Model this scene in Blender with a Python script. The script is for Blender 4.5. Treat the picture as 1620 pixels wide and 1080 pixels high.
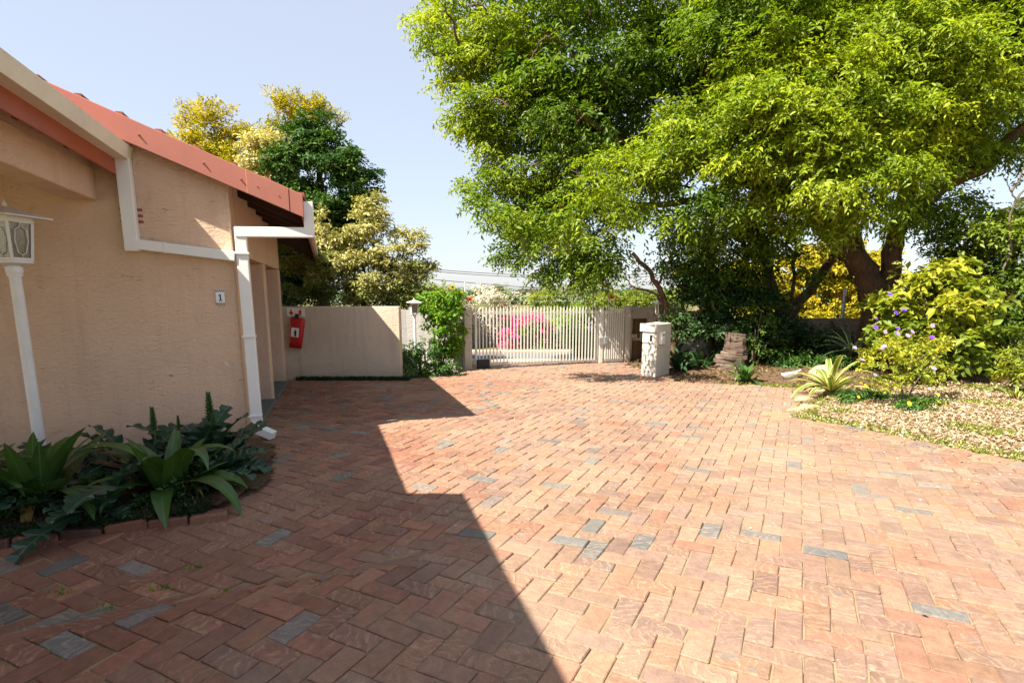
import bpy, math, random
import numpy as np
from mathutils import Vector, Matrix, Euler
R = math.radians
random.seed(7); RNG = np.random.default_rng(7)
scn = bpy.context.scene
for o in list(bpy.data.objects): bpy.data.objects.remove(o)
col = scn.collection

# ------------------------------------------------------------------ camera
CH, FPX, CYP = 1.6, 920.0, 630.0
PITCH = math.atan(165/920)
cam = bpy.data.cameras.new('camera'); camo = bpy.data.objects.new('camera', cam); col.objects.link(camo)
camo.location = (0, 0, CH); camo.rotation_euler = (math.pi/2-PITCH, 0, 0)
cam.sensor_width = 36; cam.lens = 36*FPX/1620; cam.shift_y = (CYP-540)/1620
cam.clip_start = .05; cam.clip_end = 2000
scn.camera = camo
# ------------------------------------------------------------------ world, sun, exposure
SUN = Vector((-.645, -.465, 1)).normalized()
w = bpy.data.worlds.new('World'); scn.world = w; w.use_nodes = True
nt = w.node_tree; bg = nt.nodes['Background']
sky = nt.nodes.new('ShaderNodeTexSky'); sky.sky_type = 'NISHITA'; sky.sun_disc = False
sky.sun_elevation = math.asin(SUN.z); sky.sun_rotation = math.atan2(SUN.x, SUN.y) % (2*math.pi)
sky.altitude = 600; sky.air_density = 1.2; sky.dust_density = 1.5; sky.ozone_density = 4.0
# thin high haze whitens the whole sky evenly
hz = nt.nodes.new('ShaderNodeMix'); hz.data_type = 'RGBA'; hz.inputs[0].default_value = .62; hz.inputs[7].default_value = (3.45, 3.5, 3.8, 1)
nt.links.new(sky.outputs[0], hz.inputs[6]); nt.links.new(hz.outputs[2], bg.inputs[0]); bg.inputs[1].default_value = .085
sl = bpy.data.lights.new('sun', 'SUN'); sl.energy = 5.0; sl.angle = R(.5); sl.color = (1, .93, .82)
so = bpy.data.objects.new('sun', sl); col.objects.link(so); so.rotation_euler = SUN.to_track_quat('Z', 'Y').to_euler()
scn.view_settings.view_transform = 'Standard'; scn.view_settings.look = 'None'
scn.view_settings.exposure = 1.52; scn.view_settings.gamma = 1
scn.cycles.max_bounces = 7; scn.cycles.transparent_max_bounces = 12

# ------------------------------------------------------------------ pixel -> world helper (positions measured on the photograph)
def ray(px, py):
    x = (px-810)/FPX; v = (CYP-py)/FPX
    return Vector((x, math.cos(PITCH)+v*math.sin(PITCH), -math.sin(PITCH)+v*math.cos(PITCH)))
def at(px, py, Y):
    r = ray(px, py); return Vector((0, 0, CH)) + r*(Y/r.y)
def gr(px, py, z=0):
    r = ray(px, py); return Vector((0, 0, CH)) + r*((z-CH)/r.z)

# ------------------------------------------------------------------ object helpers
def tag(o, label=None, cat=None, group=None, kind=None):
    if label: o['label'] = label
    if cat: o['category'] = cat
    if group: o['group'] = group
    if kind: o['kind'] = kind
    return o
def link(o, parent=None):
    col.objects.link(o)
    if parent: o.parent = parent
    return o
def thing(name, label, cat, loc=(0,0,0), rz=0, group=None):
    o = bpy.data.objects.new(name, None); link(o); o.location = loc; o.rotation_euler = (0,0,rz)
    o.empty_display_size = .1
    return tag(o, label, cat, group)
class MB:
    def __init__(s): s.v = []; s.f = []
    def add(s, vs, fs):
        n = len(s.v); s.v += [tuple(v) for v in vs]; s.f += [tuple(i+n for i in f) for f in fs]; return s
    def box(s, c, d, rot=None):
        vs = [Vector((x*d[0]/2, y*d[1]/2, z*d[2]/2)) for x in (-1,1) for y in (-1,1) for z in (-1,1)]
        if rot is not None: vs = [rot @ v for v in vs]
        c = Vector(c)
        return s.add([v+c for v in vs], [(0,1,3,2),(4,6,7,5),(0,4,5,1),(2,3,7,6),(0,2,6,4),(1,5,7,3)])
    def bx(s, x0, x1, y0, y1, z0, z1):
        return s.box(((x0+x1)/2,(y0+y1)/2,(z0+z1)/2),(x1-x0,y1-y0,z1-z0))
    def prism(s, poly, off):     # poly: list of 3d points, extruded by off
        n = len(poly); off = Vector(off); P = [Vector(p) for p in poly]
        return s.add(P+[p+off for p in P], [tuple(range(n))[::-1], tuple(range(n, 2*n))]+[(i,(i+1)%n,(i+1)%n+n,i+n) for i in range(n)])
    def beam(s, p0, p1, wd, ht, up=(0,0,1)):
        p0, p1 = Vector(p0), Vector(p1); d = (p1-p0); L = d.length; d.normalize()
        u = Vector(up); sd = d.cross(u).normalized(); u = sd.cross(d)
        return s.box((p0+p1)/2, (L, wd, ht), Matrix((d, sd, u)).transposed())
    def tube(s, pts, rad, n=8, cap=True, jitter=0, seed=0):
        rnd = random.Random(seed); P = [Vector(p) for p in pts]; m = len(P)
        if not hasattr(rad, '__len__'): rad = [rad]*m
        b0 = len(s.v); ref = Vector((0,0,1)) if abs((P[1]-P[0]).normalized().z) < .9 else Vector((1,0,0))
        for i in range(m):
            d = (P[min(i+1,m-1)]-P[max(i-1,0)]).normalized()
            x = d.cross(ref).normalized(); ref = x.cross(d).normalized()
            for k in range(n):
                a = 2*math.pi*k/n; r = rad[i]*(1+jitter*(rnd.random()-.5))
                s.v.append(tuple(P[i]+(x*math.cos(a)+ref*math.sin(a))*r))
        for i in range(m-1):
            for k in range(n):
                a, b = b0+i*n+k, b0+i*n+(k+1)%n; s.f.append((a, b, b+n, a+n))
        if cap: s.f.append(tuple(range(b0, b0+n))[::-1]); s.f.append(tuple(range(b0+(m-1)*n, b0+m*n)))
        return s
    def frustum(s, c, w0, w1, h, rz=0, n=4):   # n-gon frustum
        c = Vector(c); vs = []
        for (wd, z) in ((w0, 0), (w1, h)):
            for k in range(n):
                a = rz+2*math.pi*k/n+math.pi/n; vs.append(c+Vector((math.cos(a)*wd, math.sin(a)*wd, z)))
        return s.add(vs, [tuple(range(n))[::-1], tuple(range(n, 2*n))]+[(i,(i+1)%n,(i+1)%n+n,i+n) for i in range(n)])
    def mesh(s, name, mat, smooth=False):
        m = bpy.data.meshes.new(name); m.from_pydata(s.v, [], s.f); m.update()
        if mat: m.materials.append(mat)
        if smooth: m.shade_smooth()
        return m
    def build(s, name, mat, parent=None, bevel=0, smooth=False, kind=None, segs=2):
        o = bpy.data.objects.new(name, s.mesh(name, mat, smooth)); link(o, parent)
        if bevel:
            b = o.modifiers.new('bevel', 'BEVEL'); b.width = bevel; b.segments = segs; b.limit_method = 'ANGLE'
        if kind: o['kind'] = kind
        return o
def inst(name, mesh, parent, loc=(0,0,0), rot=(0,0,0), sc=(1,1,1)):
    o = bpy.data.objects.new(name, mesh); link(o, parent); o.location = loc; o.rotation_euler = rot; o.scale = sc
    return o

# ------------------------------------------------------------------ materials
class NT:
    def __init__(s, name):
        s.m = bpy.data.materials.new(name); s.m.use_nodes = True; s.t = s.m.node_tree
        s.b = s.t.nodes['Principled BSDF']; s.out = s.t.nodes['Material Output']; s._c = {}
    def n(s, ty, **kw):
        nd = s.t.nodes.new('ShaderNode'+ty)
        for k, v in kw.items():
            if k[0] == '_': setattr(nd, k[1:], v)
            else:
                key = k.replace('_', ' ')
                nd.inputs[int(k[1:]) if k[0] == 'i' and k[1:].isdigit() else key].default_value = v
        return nd
    def l(s, a, b): s.t.links.new(a, b)
    def coord(s, kind='Object'):
        if kind == 'Pos': return s.n('NewGeometry').outputs['Position']
        return s.n('TexCoord').outputs[kind]
    def mapping(s, src, sc=(1,1,1), rot=(0,0,0)):
        m = s.n('Mapping'); m.inputs['Scale'].default_value = sc; m.inputs['Rotation'].default_value = rot; s.l(src, m.inputs[0]); return m.outputs[0]
    def noise(s, src, scale, detail=4, rough=.55, dist=0):
        n = s.n('TexNoise'); n.inputs['Scale'].default_value = scale; n.inputs['Detail'].default_value = detail
        n.inputs['Roughness'].default_value = rough; n.inputs['Distortion'].default_value = dist; s.l(src, n.inputs['Vector']); return n.outputs[0]
    def ramp(s, src, stops, interp='LINEAR'):
        r = s.n('ValToRGB'); cr = r.color_ramp; cr.interpolation = interp
        while len(cr.elements) < len(stops): cr.elements.new(.5)
        for e, (p, c) in zip(cr.elements, stops):
            e.position = p; e.color = (c, c, c, 1) if not hasattr(c, '__len__') else (*c, 1)
        s.l(src, r.inputs[0]); return r.outputs[0]
    def mix(s, fac, a, b, mode='MIX'):
        m = s.n('Mix', _data_type='RGBA', _blend_type=mode)
        for sock, v in ((m.inputs[0], fac), (m.inputs[6], a), (m.inputs[7], b)):
            if isinstance(v, bpy.types.NodeSocket): s.l(v, sock)
            else: sock.default_value = v if not hasattr(v, '__len__') else (*v, 1)
        return m.outputs[2]
    def math(s, op, a, b=None):
        m = s.n('Math', _operation=op)
        for i, v in enumerate((a, b)):
            if v is None: continue
            if isinstance(v, bpy.types.NodeSocket): s.l(v, m.inputs[i])
            else: m.inputs[i].default_value = v
        return m.outputs[0]
    def bump(s, h, strength=.4, dist=.01, prev=None):
        b = s.n('Bump'); b.inputs['Strength'].default_value = strength; b.inputs['Distance'].default_value = dist
        s.l(h, b.inputs['Height'])
        if prev: s.l(prev, b.inputs['Normal'])
        s.l(b.outputs[0], s.b.inputs['Normal']); return b.outputs[0]
    def done(s, c=None, rough=.6, spec=.5, metal=0):
        if c is not None:
            if isinstance(c, bpy.types.NodeSocket): s.l(c, s.b.inputs['Base Color'])
            else: s.b.inputs['Base Color'].default_value = (*c, 1)
        if isinstance(rough, bpy.types.NodeSocket): s.l(rough, s.b.inputs['Roughness'])
        else: s.b.inputs['Roughness'].default_value = rough
        s.b.inputs['Specular IOR Level'].default_value = spec; s.b.inputs['Metallic'].default_value = metal
        return s.m
M = {}
def m_plain(name, c, rough=.6, dirt=.15, scale=6, bump=0, spec=.4):
    t = NT(name); P = t.coord('Object')
    n = t.noise(P, scale, 6, .65)
    f = t.ramp(n, [(.35, 0), (.75, 1)])
    cc = t.mix(f, c, tuple(x*(1-dirt) for x in c)); n2 = t.noise(P, scale*9, 4)
    cc = t.mix(t.math('MULTIPLY', n2, dirt*.7), cc, tuple(x*.55 for x in c))
    if bump: t.bump(n2, bump, .004)
    M[name] = t.done(cc, rough, spec); return M[name]
def m_stucco(name, c, stain=.3, dirtc=(.2,.16,.12)):
    t = NT(name); P = t.coord('Pos')
    big = t.noise(P, .9, 5, .6); fine = t.noise(P, 45, 5, .7)
    cc = t.mix(t.ramp(big, [(.35, 0), (.7, 1)]), c, tuple(x*.86 for x in c))
    # rain streaks below the tops and splash dirt near the ground: stains with a shape of their own
    st = t.noise(t.mapping(P, (7, 7, .5)), 1.0, 4, .6)
    cc = t.mix(t.math('MULTIPLY', t.ramp(st, [(.52, 0), (.75, 1)]), stain), cc, tuple(x*.6 for x in c))
    sx = t.n('SeparateXYZ'); t.l(P, sx.inputs[0])
    low = t.math('MULTIPLY', t.ramp(t.math('ADD', sx.outputs[2], t.math('MULTIPLY', t.noise(P, 5, 4), .35)), [(.12, 1), (.5, 0)]), .35)
    cc = t.mix(low, cc, dirtc)
    # scraped "rough cast" plaster: short ragged horizontal gouges
    g1 = t.noise(t.mapping(P, (13, 13, 30)), 1.0, 7, .74, 1.0)
    g1r = t.ramp(g1, [(.30, 0), (.37, 1)])
    g2 = t.noise(t.mapping(P, (26, 26, 42)), 1.0, 5, .65, .8)
    cc = t.mix(t.math('MULTIPLY', t.math('SUBTRACT', 1.0, g1r), .25), cc, tuple(x*.55 for x in c))  # gouges darkened: their relief shading is put into the colour
    h = t.math('ADD', t.math('MULTIPLY', g1r, .7), t.math('MULTIPLY', g2, 1.3))
    t.bump(h, .9, .018)
    M[name] = t.done(cc, .92, .15); return M[name]
m_stucco('stucco', (.75, .53, .375), .35)
m_stucco('stucco_wall', (.68, .55, .41), .5)
m_stucco('stucco_pillar', (.56, .50, .41), .35)
m_stucco('stucco_grey', (.42, .39, .36), .45)
m_stucco('street_wall', (.40, .40, .47), .3)  # lilac grey carries the shade of a whitish wall in its colour
m_plain('gutter_white', (.80, .79, .76), .42, .10, 3)
m_plain('gutter_beige', (.80, .74, .60), .5, .18, 3)
m_plain('barge_red', (.45, .17, .12), .42, .16, 2.2)
m_plain('fascia_red', (.36, .085, .035), .5, .2, 2.2)
m_plain('tile_red', (.33, .10, .06), .7, .3, 4)
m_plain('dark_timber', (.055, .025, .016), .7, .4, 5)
m_plain('door_timber', (.10, .038, .022), .5, .3, 4)
m_plain('soffit', (.46, .30, .24), .7, .15, 3)
m_plain('lamp_white', (.78, .77, .74), .4, .12, 8)
m_plain('gate_white', (.74, .71, .62), .5, .22, 5)
m_plain('concrete', (.15, .155, .135), .85, .3, 5, .3)
m_plain('kerb', (.50, .40, .27), .9, .25, 4, .3)
m_plain('asphalt', (.16, .165, .18), .9, .3, 4, .3)
m_plain('sand_joint', (.30, .225, .14), .95, .3, 12, .4)
m_plain('joint_dark', (.30, .225, .13), .95, .35, 9, .5)
m_plain('red_bag', (.48, .018, .015), .5, .25, 14, .2)
m_plain('sign_white', (.80, .79, .70), .45, .05)
m_plain('sign_red', (.62, .04, .03), .5, .05)
m_plain('tile_white', (.80, .80, .80), .18, .03)
m_plain('tile_blue', (.02, .035, .10), .2, .03)
m_plain('black', (.015, .015, .017), .5, .1)
m_plain('grey_metal', (.30, .30, .29), .4, .2)
m_plain('sign_yellow', (.75, .55, .03), .5, .08)
m_plain('sign_orange', (.70, .16, .03), .5, .08)
m_plain('wood_door', (.20, .105, .05), .7, .45, 5, .3)
m_plain('paver_red', (.33, .12, .065), .9, .35, 9, .5)
m_plain('terracotta', (.30, .09, .05), .8, .3)
m_plain('pot_white', (.72, .70, .64), .7, .25, 10, .4)
m_plain('petal_purple', (.16, .03, .55), .6, .1)
m_plain('petal_lilac', (.48, .26, .62), .6, .1)
m_plain('petal_orange', (.80, .30, .015), .6, .1)
m_plain('petal_yellow', (.80, .55, .03), .6, .1)
m_plain('petal_red', (.65, .02, .03), .6, .1)
m_plain('pillar_plaster', (.60, .55, .455), .85, .14, 3, .2)
m_plain('wire', (.05, .05, .055), .5, .1)
m_plain('stone_wall_mat', (.30, .23, .17), .9, .4, 3, .6)

def m_glass():
    t = NT('lamp_glass'); P = t.coord('Object'); n = t.noise(P, 60, 3)
    t.bump(n, .6, .004); t.b.inputs['Transmission Weight'].default_value = .15
    t.b.inputs['Alpha'].default_value = 1
    M['lamp_glass'] = t.done((.17, .15, .10), .2, .5)
m_glass()
def m_rock(name, c1, c2, strata=False):
    t = NT(name); P = t.coord('Object')
    q = t.mapping(P, (1.5, 1.5, 11) if strata else (3, 3, 3), (.15, .1, 0))
    n = t.noise(q, 1.3 if strata else 1, 8, .65, .6); v = t.noise(P, 14, 6, .7)
    cc = t.mix(t.ramp(n, [(.38, 0), (.62, 1)]), c1, c2); cc = t.mix(t.ramp(v, [(.5, 0), (.8, .6)]), cc, tuple(x*.4 for x in c1))
    t.bump(t.math('ADD', n, t.math('MULTIPLY', v, .4)), .9, .04); M[name] = t.done(cc, .9, .2)
m_rock('rock_brown', (.24, .18, .135), (.10, .065, .05), True)
m_rock('rock_tan', (.50, .38, .24), (.34, .21, .11))
m_rock('rock_grey', (.20, .16, .13), (.12, .09, .07))
def m_bark(name, c, c2):
    t = NT(name); P = t.coord('Object')
    q = t.mapping(P, (9, 9, 2.2)); n = t.noise(q, 1.2, 8, .65, .8); v = t.noise(P, 3, 5, .6)
    cc = t.mix(t.ramp(n, [(.35, 0), (.65, 1)]), c, c2); cc = t.mix(t.ramp(v, [(.45, 0), (.7, .5)]), cc, tuple(x*.5 for x in c))
    t.bump(n, .9, .03); M[name] = t.done(cc, .9, .15)
m_bark('bark', (.17, .10, .058), (.07, .04, .025))
m_bark('bark_grey', (.20, .16, .12), (.08, .06, .045))

def m_leaf(name, c0, c1, c2=None, trans=.35, rough=.5, spec=.35):
    """tone.r picks the hue between c0 and c1 (each leaf's own), tone.g scales its value a little"""
    t = NT(name); a = t.n('VertexColor', _layer_name='tone'); s = t.n('SeparateColor'); t.l(a.outputs[0], s.inputs[0])
    stops = [(0, c0), (1, c1)] if c2 is None else [(0, c0), (.5, c1), (1, c2)]
    cc = t.ramp(s.outputs[0], stops)
    cc = t.mix(1.0, cc, t.ramp(s.outputs[1], [(0, .72), (1, 1.2)]), 'MULTIPLY')
    t.done(cc, rough, spec)
    tr = t.n('BsdfTranslucent'); br = t.mix(1.0, cc, (1.25, 1.3, .55), 'MULTIPLY'); t.l(br, tr.inputs[0])
    mx = t.n('MixShader'); mx.inputs[0].default_value = trans
    t.l(t.b.outputs[0], mx.inputs[1]); t.l(tr.outputs[0], mx.inputs[2]); t.l(mx.outputs[0], t.out.inputs[0])
    M[name] = t.m; return t.m
m_leaf('leaf_big', (.045, .11, .008), (.17, .25, .010), (.43, .48, .025), .42)
m_leaf('leaf_small', (.03, .075, .010), (.07, .14, .016), (.16, .21, .02), .3)
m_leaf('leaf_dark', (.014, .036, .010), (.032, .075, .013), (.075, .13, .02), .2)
m_leaf('leaf_darkgreen', (.018, .06, .012), (.05, .12, .018), (.12, .20, .03), .2, .6, .25)
m_leaf('leaf_yellow', (.22, .22, .012), (.42, .35, .012), (.60, .45, .02), .35)
m_leaf('leaf_cream', (.10, .14, .025), (.30, .29, .08), (.74, .64, .30), .25)
m_leaf('leaf_lime', (.055, .14, .008), (.13, .26, .012), (.24, .36, .02), .35)
m_leaf('leaf_shrub', (.06, .11, .010), (.17, .23, .018), (.40, .38, .03), .35)
m_leaf('leaf_low', (.03, .09, .012), (.06, .15, .02), (.16, .22, .03), .25)
m_leaf('grass_dark', (.012, .03, .012), (.02, .05, .015), (.06, .09, .02), .15)
m_leaf('grass_bright', (.10, .17, .015), (.22, .28, .03), (.42, .38, .06), .3)
m_leaf('palm', (.10, .15, .03), (.24, .28, .06), (.42, .42, .12), .3)
m_leaf('bloom_pink', (.50, .02, .16), (.72, .05, .30), (.80, .20, .45), .3)
m_leaf('bloom_white', (.45, .40, .34), (.70, .64, .58), (.80, .74, .72), .25)
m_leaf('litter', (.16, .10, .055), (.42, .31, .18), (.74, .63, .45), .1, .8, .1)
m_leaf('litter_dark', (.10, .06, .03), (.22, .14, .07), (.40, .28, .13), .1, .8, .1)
m_leaf('far_green', (.07, .11, .05), (.11, .16, .06), (.20, .22, .09), .1)  # distance haze is put into this muted leaf colour

def m_frond(name, c, cm, mid=True, rough=.4, trans=.22, stripe=None):
    """large single leaves: paler midrib along the leaf's own axis (UV-less: object x is the width)"""
    t = NT(name); P = t.coord('Object'); sx = t.n('SeparateXYZ'); t.l(P, sx.inputs[0])
    ax = t.math('ABSOLUTE', sx.outputs[0])
    inf = t.n('ObjectInfo'); n = t.noise(P, 7, 4)
    cc = t.mix(t.ramp(n, [(.3, 0), (.75, 1)]), c, tuple(x*.62 for x in c))
    cc = t.mix(t.math('MULTIPLY', inf.outputs['Random'], .45), cc, tuple(min(1, x*y) for x, y in zip(c, (1.9, 1.5, 1.1))))
    cc = t.mix(t.ramp(ax, [(.0015, 1), (.006, 0)]), cc, cm)
    if stripe: cc = t.mix(t.ramp(ax, [(.016, 0), (.021, 1)]), cc, stripe)
    t.bump(t.noise(t.mapping(P, (60, 5, 5)), 1, 3), .25, .004)
    t.done(cc, rough, .45)
    tr = t.n('BsdfTranslucent'); t.l(t.mix(1.0, cc, (1.3, 1.3, .6), 'MULTIPLY'), tr.inputs[0])
    mx = t.n('MixShader'); mx.inputs[0].default_value = trans
    t.l(t.b.outputs[0], mx.inputs[1]); t.l(tr.outputs[0], mx.inputs[2]); t.l(mx.outputs[0], t.out.inputs[0]); M[name] = t.m
m_frond('strap_green', (.045, .11, .022), (.09, .17, .05))
m_frond('strap_dark', (.03, .075, .028), (.07, .13, .04))
m_frond('acanthus', (.022, .065, .042), (.10, .18, .10), rough=.3)
m_frond('agave', (.10, .17, .03), (.16, .24, .06), stripe=(.62, .56, .18))
m_frond('sisal', (.13, .20, .10), (.18, .26, .13))

def m_brick(name, src):
    t = NT(name); P = t.coord('Object')
    if src == 'obj':
        inf = t.n('ObjectInfo'); tint = inf.outputs['Color']
        c = t.n('CombineXYZ'); t.l(t.math('MULTIPLY', inf.outputs['Random'], 37), c.inputs[0]); t.l(t.math('MULTIPLY', inf.outputs['Random'], 91), c.inputs[1])
        rnd = inf.outputs['Random']
    else:
        a = t.n('VertexColor', _layer_name='tint'); tint = a.outputs[0]
        b = t.n('VertexColor', _layer_name='seed'); s = t.n('SeparateColor'); t.l(b.outputs[0], s.inputs[0])
        c = t.n('CombineXYZ'); t.l(t.math('MULTIPLY', s.outputs[0], 37), c.inputs[0]); t.l(t.math('MULTIPLY', s.outputs[0], 91), c.inputs[1])
        rnd = s.outputs[0]
    va = t.n('VectorMath', _operation='ADD'); t.l(P, va.inputs[0]); t.l(c.outputs[0], va.inputs[1]); Q = va.outputs[0]
    # swirling wire-cut clay bands, running at every brick's own slant
    sw = t.noise(Q, 6.5, 2, .5, .3); sq = t.n('SeparateXYZ'); t.l(P, sq.inputs[0])
    slant = t.math('ADD', t.math('MULTIPLY', sq.outputs[0], 105), t.math('MULTIPLY', sq.outputs[1], 38))
    band = t.math('SINE', t.math('ADD', slant, t.math('MULTIPLY', sw, 30))); band = t.ramp(t.math('ADD', t.math('MULTIPLY', band, .5), .5), [(.55, 0), (1.0, 1)])
    fine = t.noise(Q, 90, 5, .75); mid = t.noise(Q, 14, 5, .65)
    cc = t.mix(t.ramp(mid, [(.35, 0), (.7, .7)]), tint, t.mix(1.0, tint, (.52, .52, .58), 'MULTIPLY'))
    has = t.ramp(rnd, [(.3, .1), (.75, 1)])
    msk = t.math('MULTIPLY', t.math('MULTIPLY', band, t.ramp(t.noise(Q, 22, 5, .7), [(.38, 0), (.6, 1)])), has)
    gp_ = t.noise(Q, 9, 3, .5); cc = t.mix(t.math('MULTIPLY', t.ramp(gp_, [(.60, 0), (.66, 1)]), t.ramp(rnd, [(.80, 0), (.84, .7)])), cc, (.17, .165, .15))
    cc = t.mix(msk, cc, t.mix(.26, tint, (.66, .44, .30)))
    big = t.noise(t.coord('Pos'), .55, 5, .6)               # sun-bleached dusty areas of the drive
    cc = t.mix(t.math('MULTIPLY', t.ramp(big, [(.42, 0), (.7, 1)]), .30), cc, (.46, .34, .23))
    cc = t.mix(t.math('MULTIPLY', t.ramp(fine, [(.52, 0), (.72, 1)]), .62), cc, (.085, .05, .04))
    stain = t.noise(t.coord('Pos'), 3.3, 5, .7); cc = t.mix(t.math('MULTIPLY', t.ramp(stain, [(.55, 0), (.75, 1)]), .4), cc, (.12, .075, .065))
    h = t.math('ADD', t.math('MULTIPLY', fine, .5), t.math('ADD', t.math('MULTIPLY', mid, .9), t.math('MULTIPLY', msk, .5)))
    t.bump(h, .8, .009); M[name] = t.done(cc, .85, .25)
m_brick('brick_obj', 'obj'); m_brick('brick_mass', 'vc')

# ------------------------------------------------------------------ foliage generators
def set_tone(me, per_face_vals, corners):
    ca = me.color_attributes.new('tone', 'FLOAT_COLOR', 'POINT')
    ca.data.foreach_set('color', per_face_vals.astype(np.float32).ravel())
def leaves_mesh(name, P, D, N, ln, wd, tone, mat, fold=.25, droop=.15):
    """P base points, D unit direction, N approx normal; rhombic folded leaves (2 triangles each)"""
    n = len(P); S = np.cross(D, N); S /= np.linalg.norm(S, axis=1, keepdims=True)+1e-9; U = np.cross(S, D)
    ln = ln[:, None]; wd = wd[:, None]
    V = np.empty((n, 4, 3)); midp = P + D*ln*.45
    V[:, 0] = P; V[:, 1] = midp - S*wd*.5 + U*wd*fold; V[:, 2] = P + D*ln - U*ln*droop; V[:, 3] = midp + S*wd*.5 + U*wd*fold
    me = bpy.data.meshes.new(name); me.vertices.add(4*n); me.vertices.foreach_set('co', V.astype(np.float32).ravel())
    idx = (np.arange(n)[:, None]*4 + np.array([0, 1, 2, 0, 2, 3])[None]).astype(np.int32)
    me.loops.add(6*n); me.loops.foreach_set('vertex_index', idx.ravel())
    me.polygons.add(2*n); me.polygons.foreach_set('loop_start', (np.arange(2*n)*3).astype(np.int32))
    me.update(calc_edges=True); me.materials.append(mat)
    T = np.zeros((n, 4, 4), np.float32); T[:, :, 0] = tone[:, None]; T[:, :, 1] = RNG.random(n)[:, None]; T[:, :, 3] = 1
    set_tone(me, T, 4); return me
def unit(a): return a/(np.linalg.norm(a, axis=1, keepdims=True)+1e-9)
def crown(name, blobs, mat, parent, ln=.09, wd=.035, k=8, dens=1.0, pads=9, droop=.6, twig=.3, tone=(.1,.9), padr=.42, flat=.35, center=None, up=0.0, kind='stuff'):
    """blobs: (centre, radius, tone offset). Every blob is split into leafy pads, every pad into drooping sprigs of k leaves."""
    PP, DD, NN, LL, TT = [], [], [], [], []
    for (c, r, to) in blobs:
        if not hasattr(r, '__len__'): r = (r, r, r*.8)
        r = np.array(r); c = np.array(c); ra = float(np.mean(r))
        npad = max(3, int(pads*(ra**1.6)*2.2)+3)
        d = unit(RNG.normal(size=(npad, 3))); rad = RNG.uniform(.45, 1.03, (npad, 1))
        pc = c + d*rad*r
        pr_ = padr*ra**.5*RNG.uniform(.6, 1.25, npad)
        for i in range(npad):
            ns = max(4, int(dens*pr_[i]**2*260)); q = unit(RNG.normal(size=(ns, 3)))*RNG.random((ns, 1))**.45*pr_[i]
            q[:, 2] *= flat; q[:, 2] -= (q[:, 0]**2+q[:, 1]**2)/pr_[i]*.35*droop
            sp = pc[i]+q
            sd = unit(np.column_stack((q[:, :2]/pr_[i], np.full(ns, 0.)))+d[i]*.55+RNG.normal(size=(ns, 3))*.45+np.array([0, 0, up-droop*.6]))
            t = (np.arange(k)+.3)/k
            pts = sp[:, None]+sd[:, None]*(t[None, :, None]*twig)
            pts[:, :, 2] -= (t**2)[None]*twig*.35*droop
            side = np.cross(sd, np.array([0, 0, 1.])+RNG.normal(size=(ns, 3))*.35); side = unit(side)
            sg = np.where(np.arange(k) % 2, 1, -1)[None, :, None]
            ld = unit((sd[:, None]*.6+side[:, None]*sg*.9+RNG.normal(size=(ns, k, 3))*.32+np.array([0, 0, -.3*droop])).reshape(-1, 3))
            nn = unit((np.array([0, 0, 1.])+d[i]*.4+RNG.normal(size=(ns*k, 3))*.5))
            PP.append(pts.reshape(-1, 3)); DD.append(ld); NN.append(nn)
            LL.append(ln*RNG.uniform(.6, 1.3, ns*k))
            TT.append(np.clip(RNG.uniform(tone[0], tone[1])*.55+RNG.uniform(tone[0], tone[1], ns*k)*.45+to, 0, 1))
    P = np.concatenate(PP); L = np.concatenate(LL)
    me = leaves_mesh(name, P, np.concatenate(DD), np.concatenate(NN), L, L*(wd/ln), np.concatenate(TT), mat)
    o = bpy.data.objects.new(name, me); link(o, parent)
    if kind: o['kind'] = kind
    return o
def grass_mesh(name, pts, h, mat, parent=None, lean=.5, wd=.012, tone=(.1,.9)):
    n = len(pts); D = unit(np.column_stack((RNG.normal(size=(n, 2))*lean, np.ones(n))))
    N = unit(np.column_stack((RNG.normal(size=(n, 2)), np.full(n, .2))))
    L = h*RNG.uniform(.5, 1.3, n)
    me = leaves_mesh(name, pts, D, N, L, np.full(n, wd), RNG.uniform(*tone, n), mat, .1, .25)
    o = bpy.data.objects.new(name, me); link(o, parent); return o
def flakes(name, pts, s, mat, tone=(0,1), curl=.35):
    n = len(pts); D = unit(np.column_stack((RNG.normal(size=(n, 2)), RNG.normal(size=n)*.18)))
    N = unit(np.column_stack((RNG.normal(size=(n, 2))*.3, np.ones(n)))); L = s*RNG.uniform(.4, 1.6, n)
    me = leaves_mesh(name, pts, D, N, L, L*RNG.uniform(.25, .7, n), RNG.uniform(*tone, n), mat, curl, .1)
    o = bpy.data.objects.new(name, me); link(o); return o
def limb(mb, pts, r0, r1, n=9, seed=0, wob=.04):
    """smooth tapered limb through the control points (Catmull-Rom)"""
    P = [Vector(p) for p in pts]; P = [P[0]*2-P[1]]+P+[P[-1]*2-P[-2]]; out = []; rnd = random.Random(seed)
    for i in range(1, len(P)-2):
        for s in range(5):
            t = s/5; a, b, c, d = P[i-1:i+3]
            out.append(.5*((2*b)+(c-a)*t+(2*a-5*b+4*c-d)*t*t+(3*b-a-3*c+d)*t**3))
    out.append(P[-2]); m = len(out)
    out = [p+Vector((rnd.uniform(-1, 1), rnd.uniform(-1, 1), 0))*wob for p in out]
    rad = [r0+(r1-r0)*(i/(m-1))**.8 for i in range(m)]
    mb.tube(out, rad, n, True, .16, seed)

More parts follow.
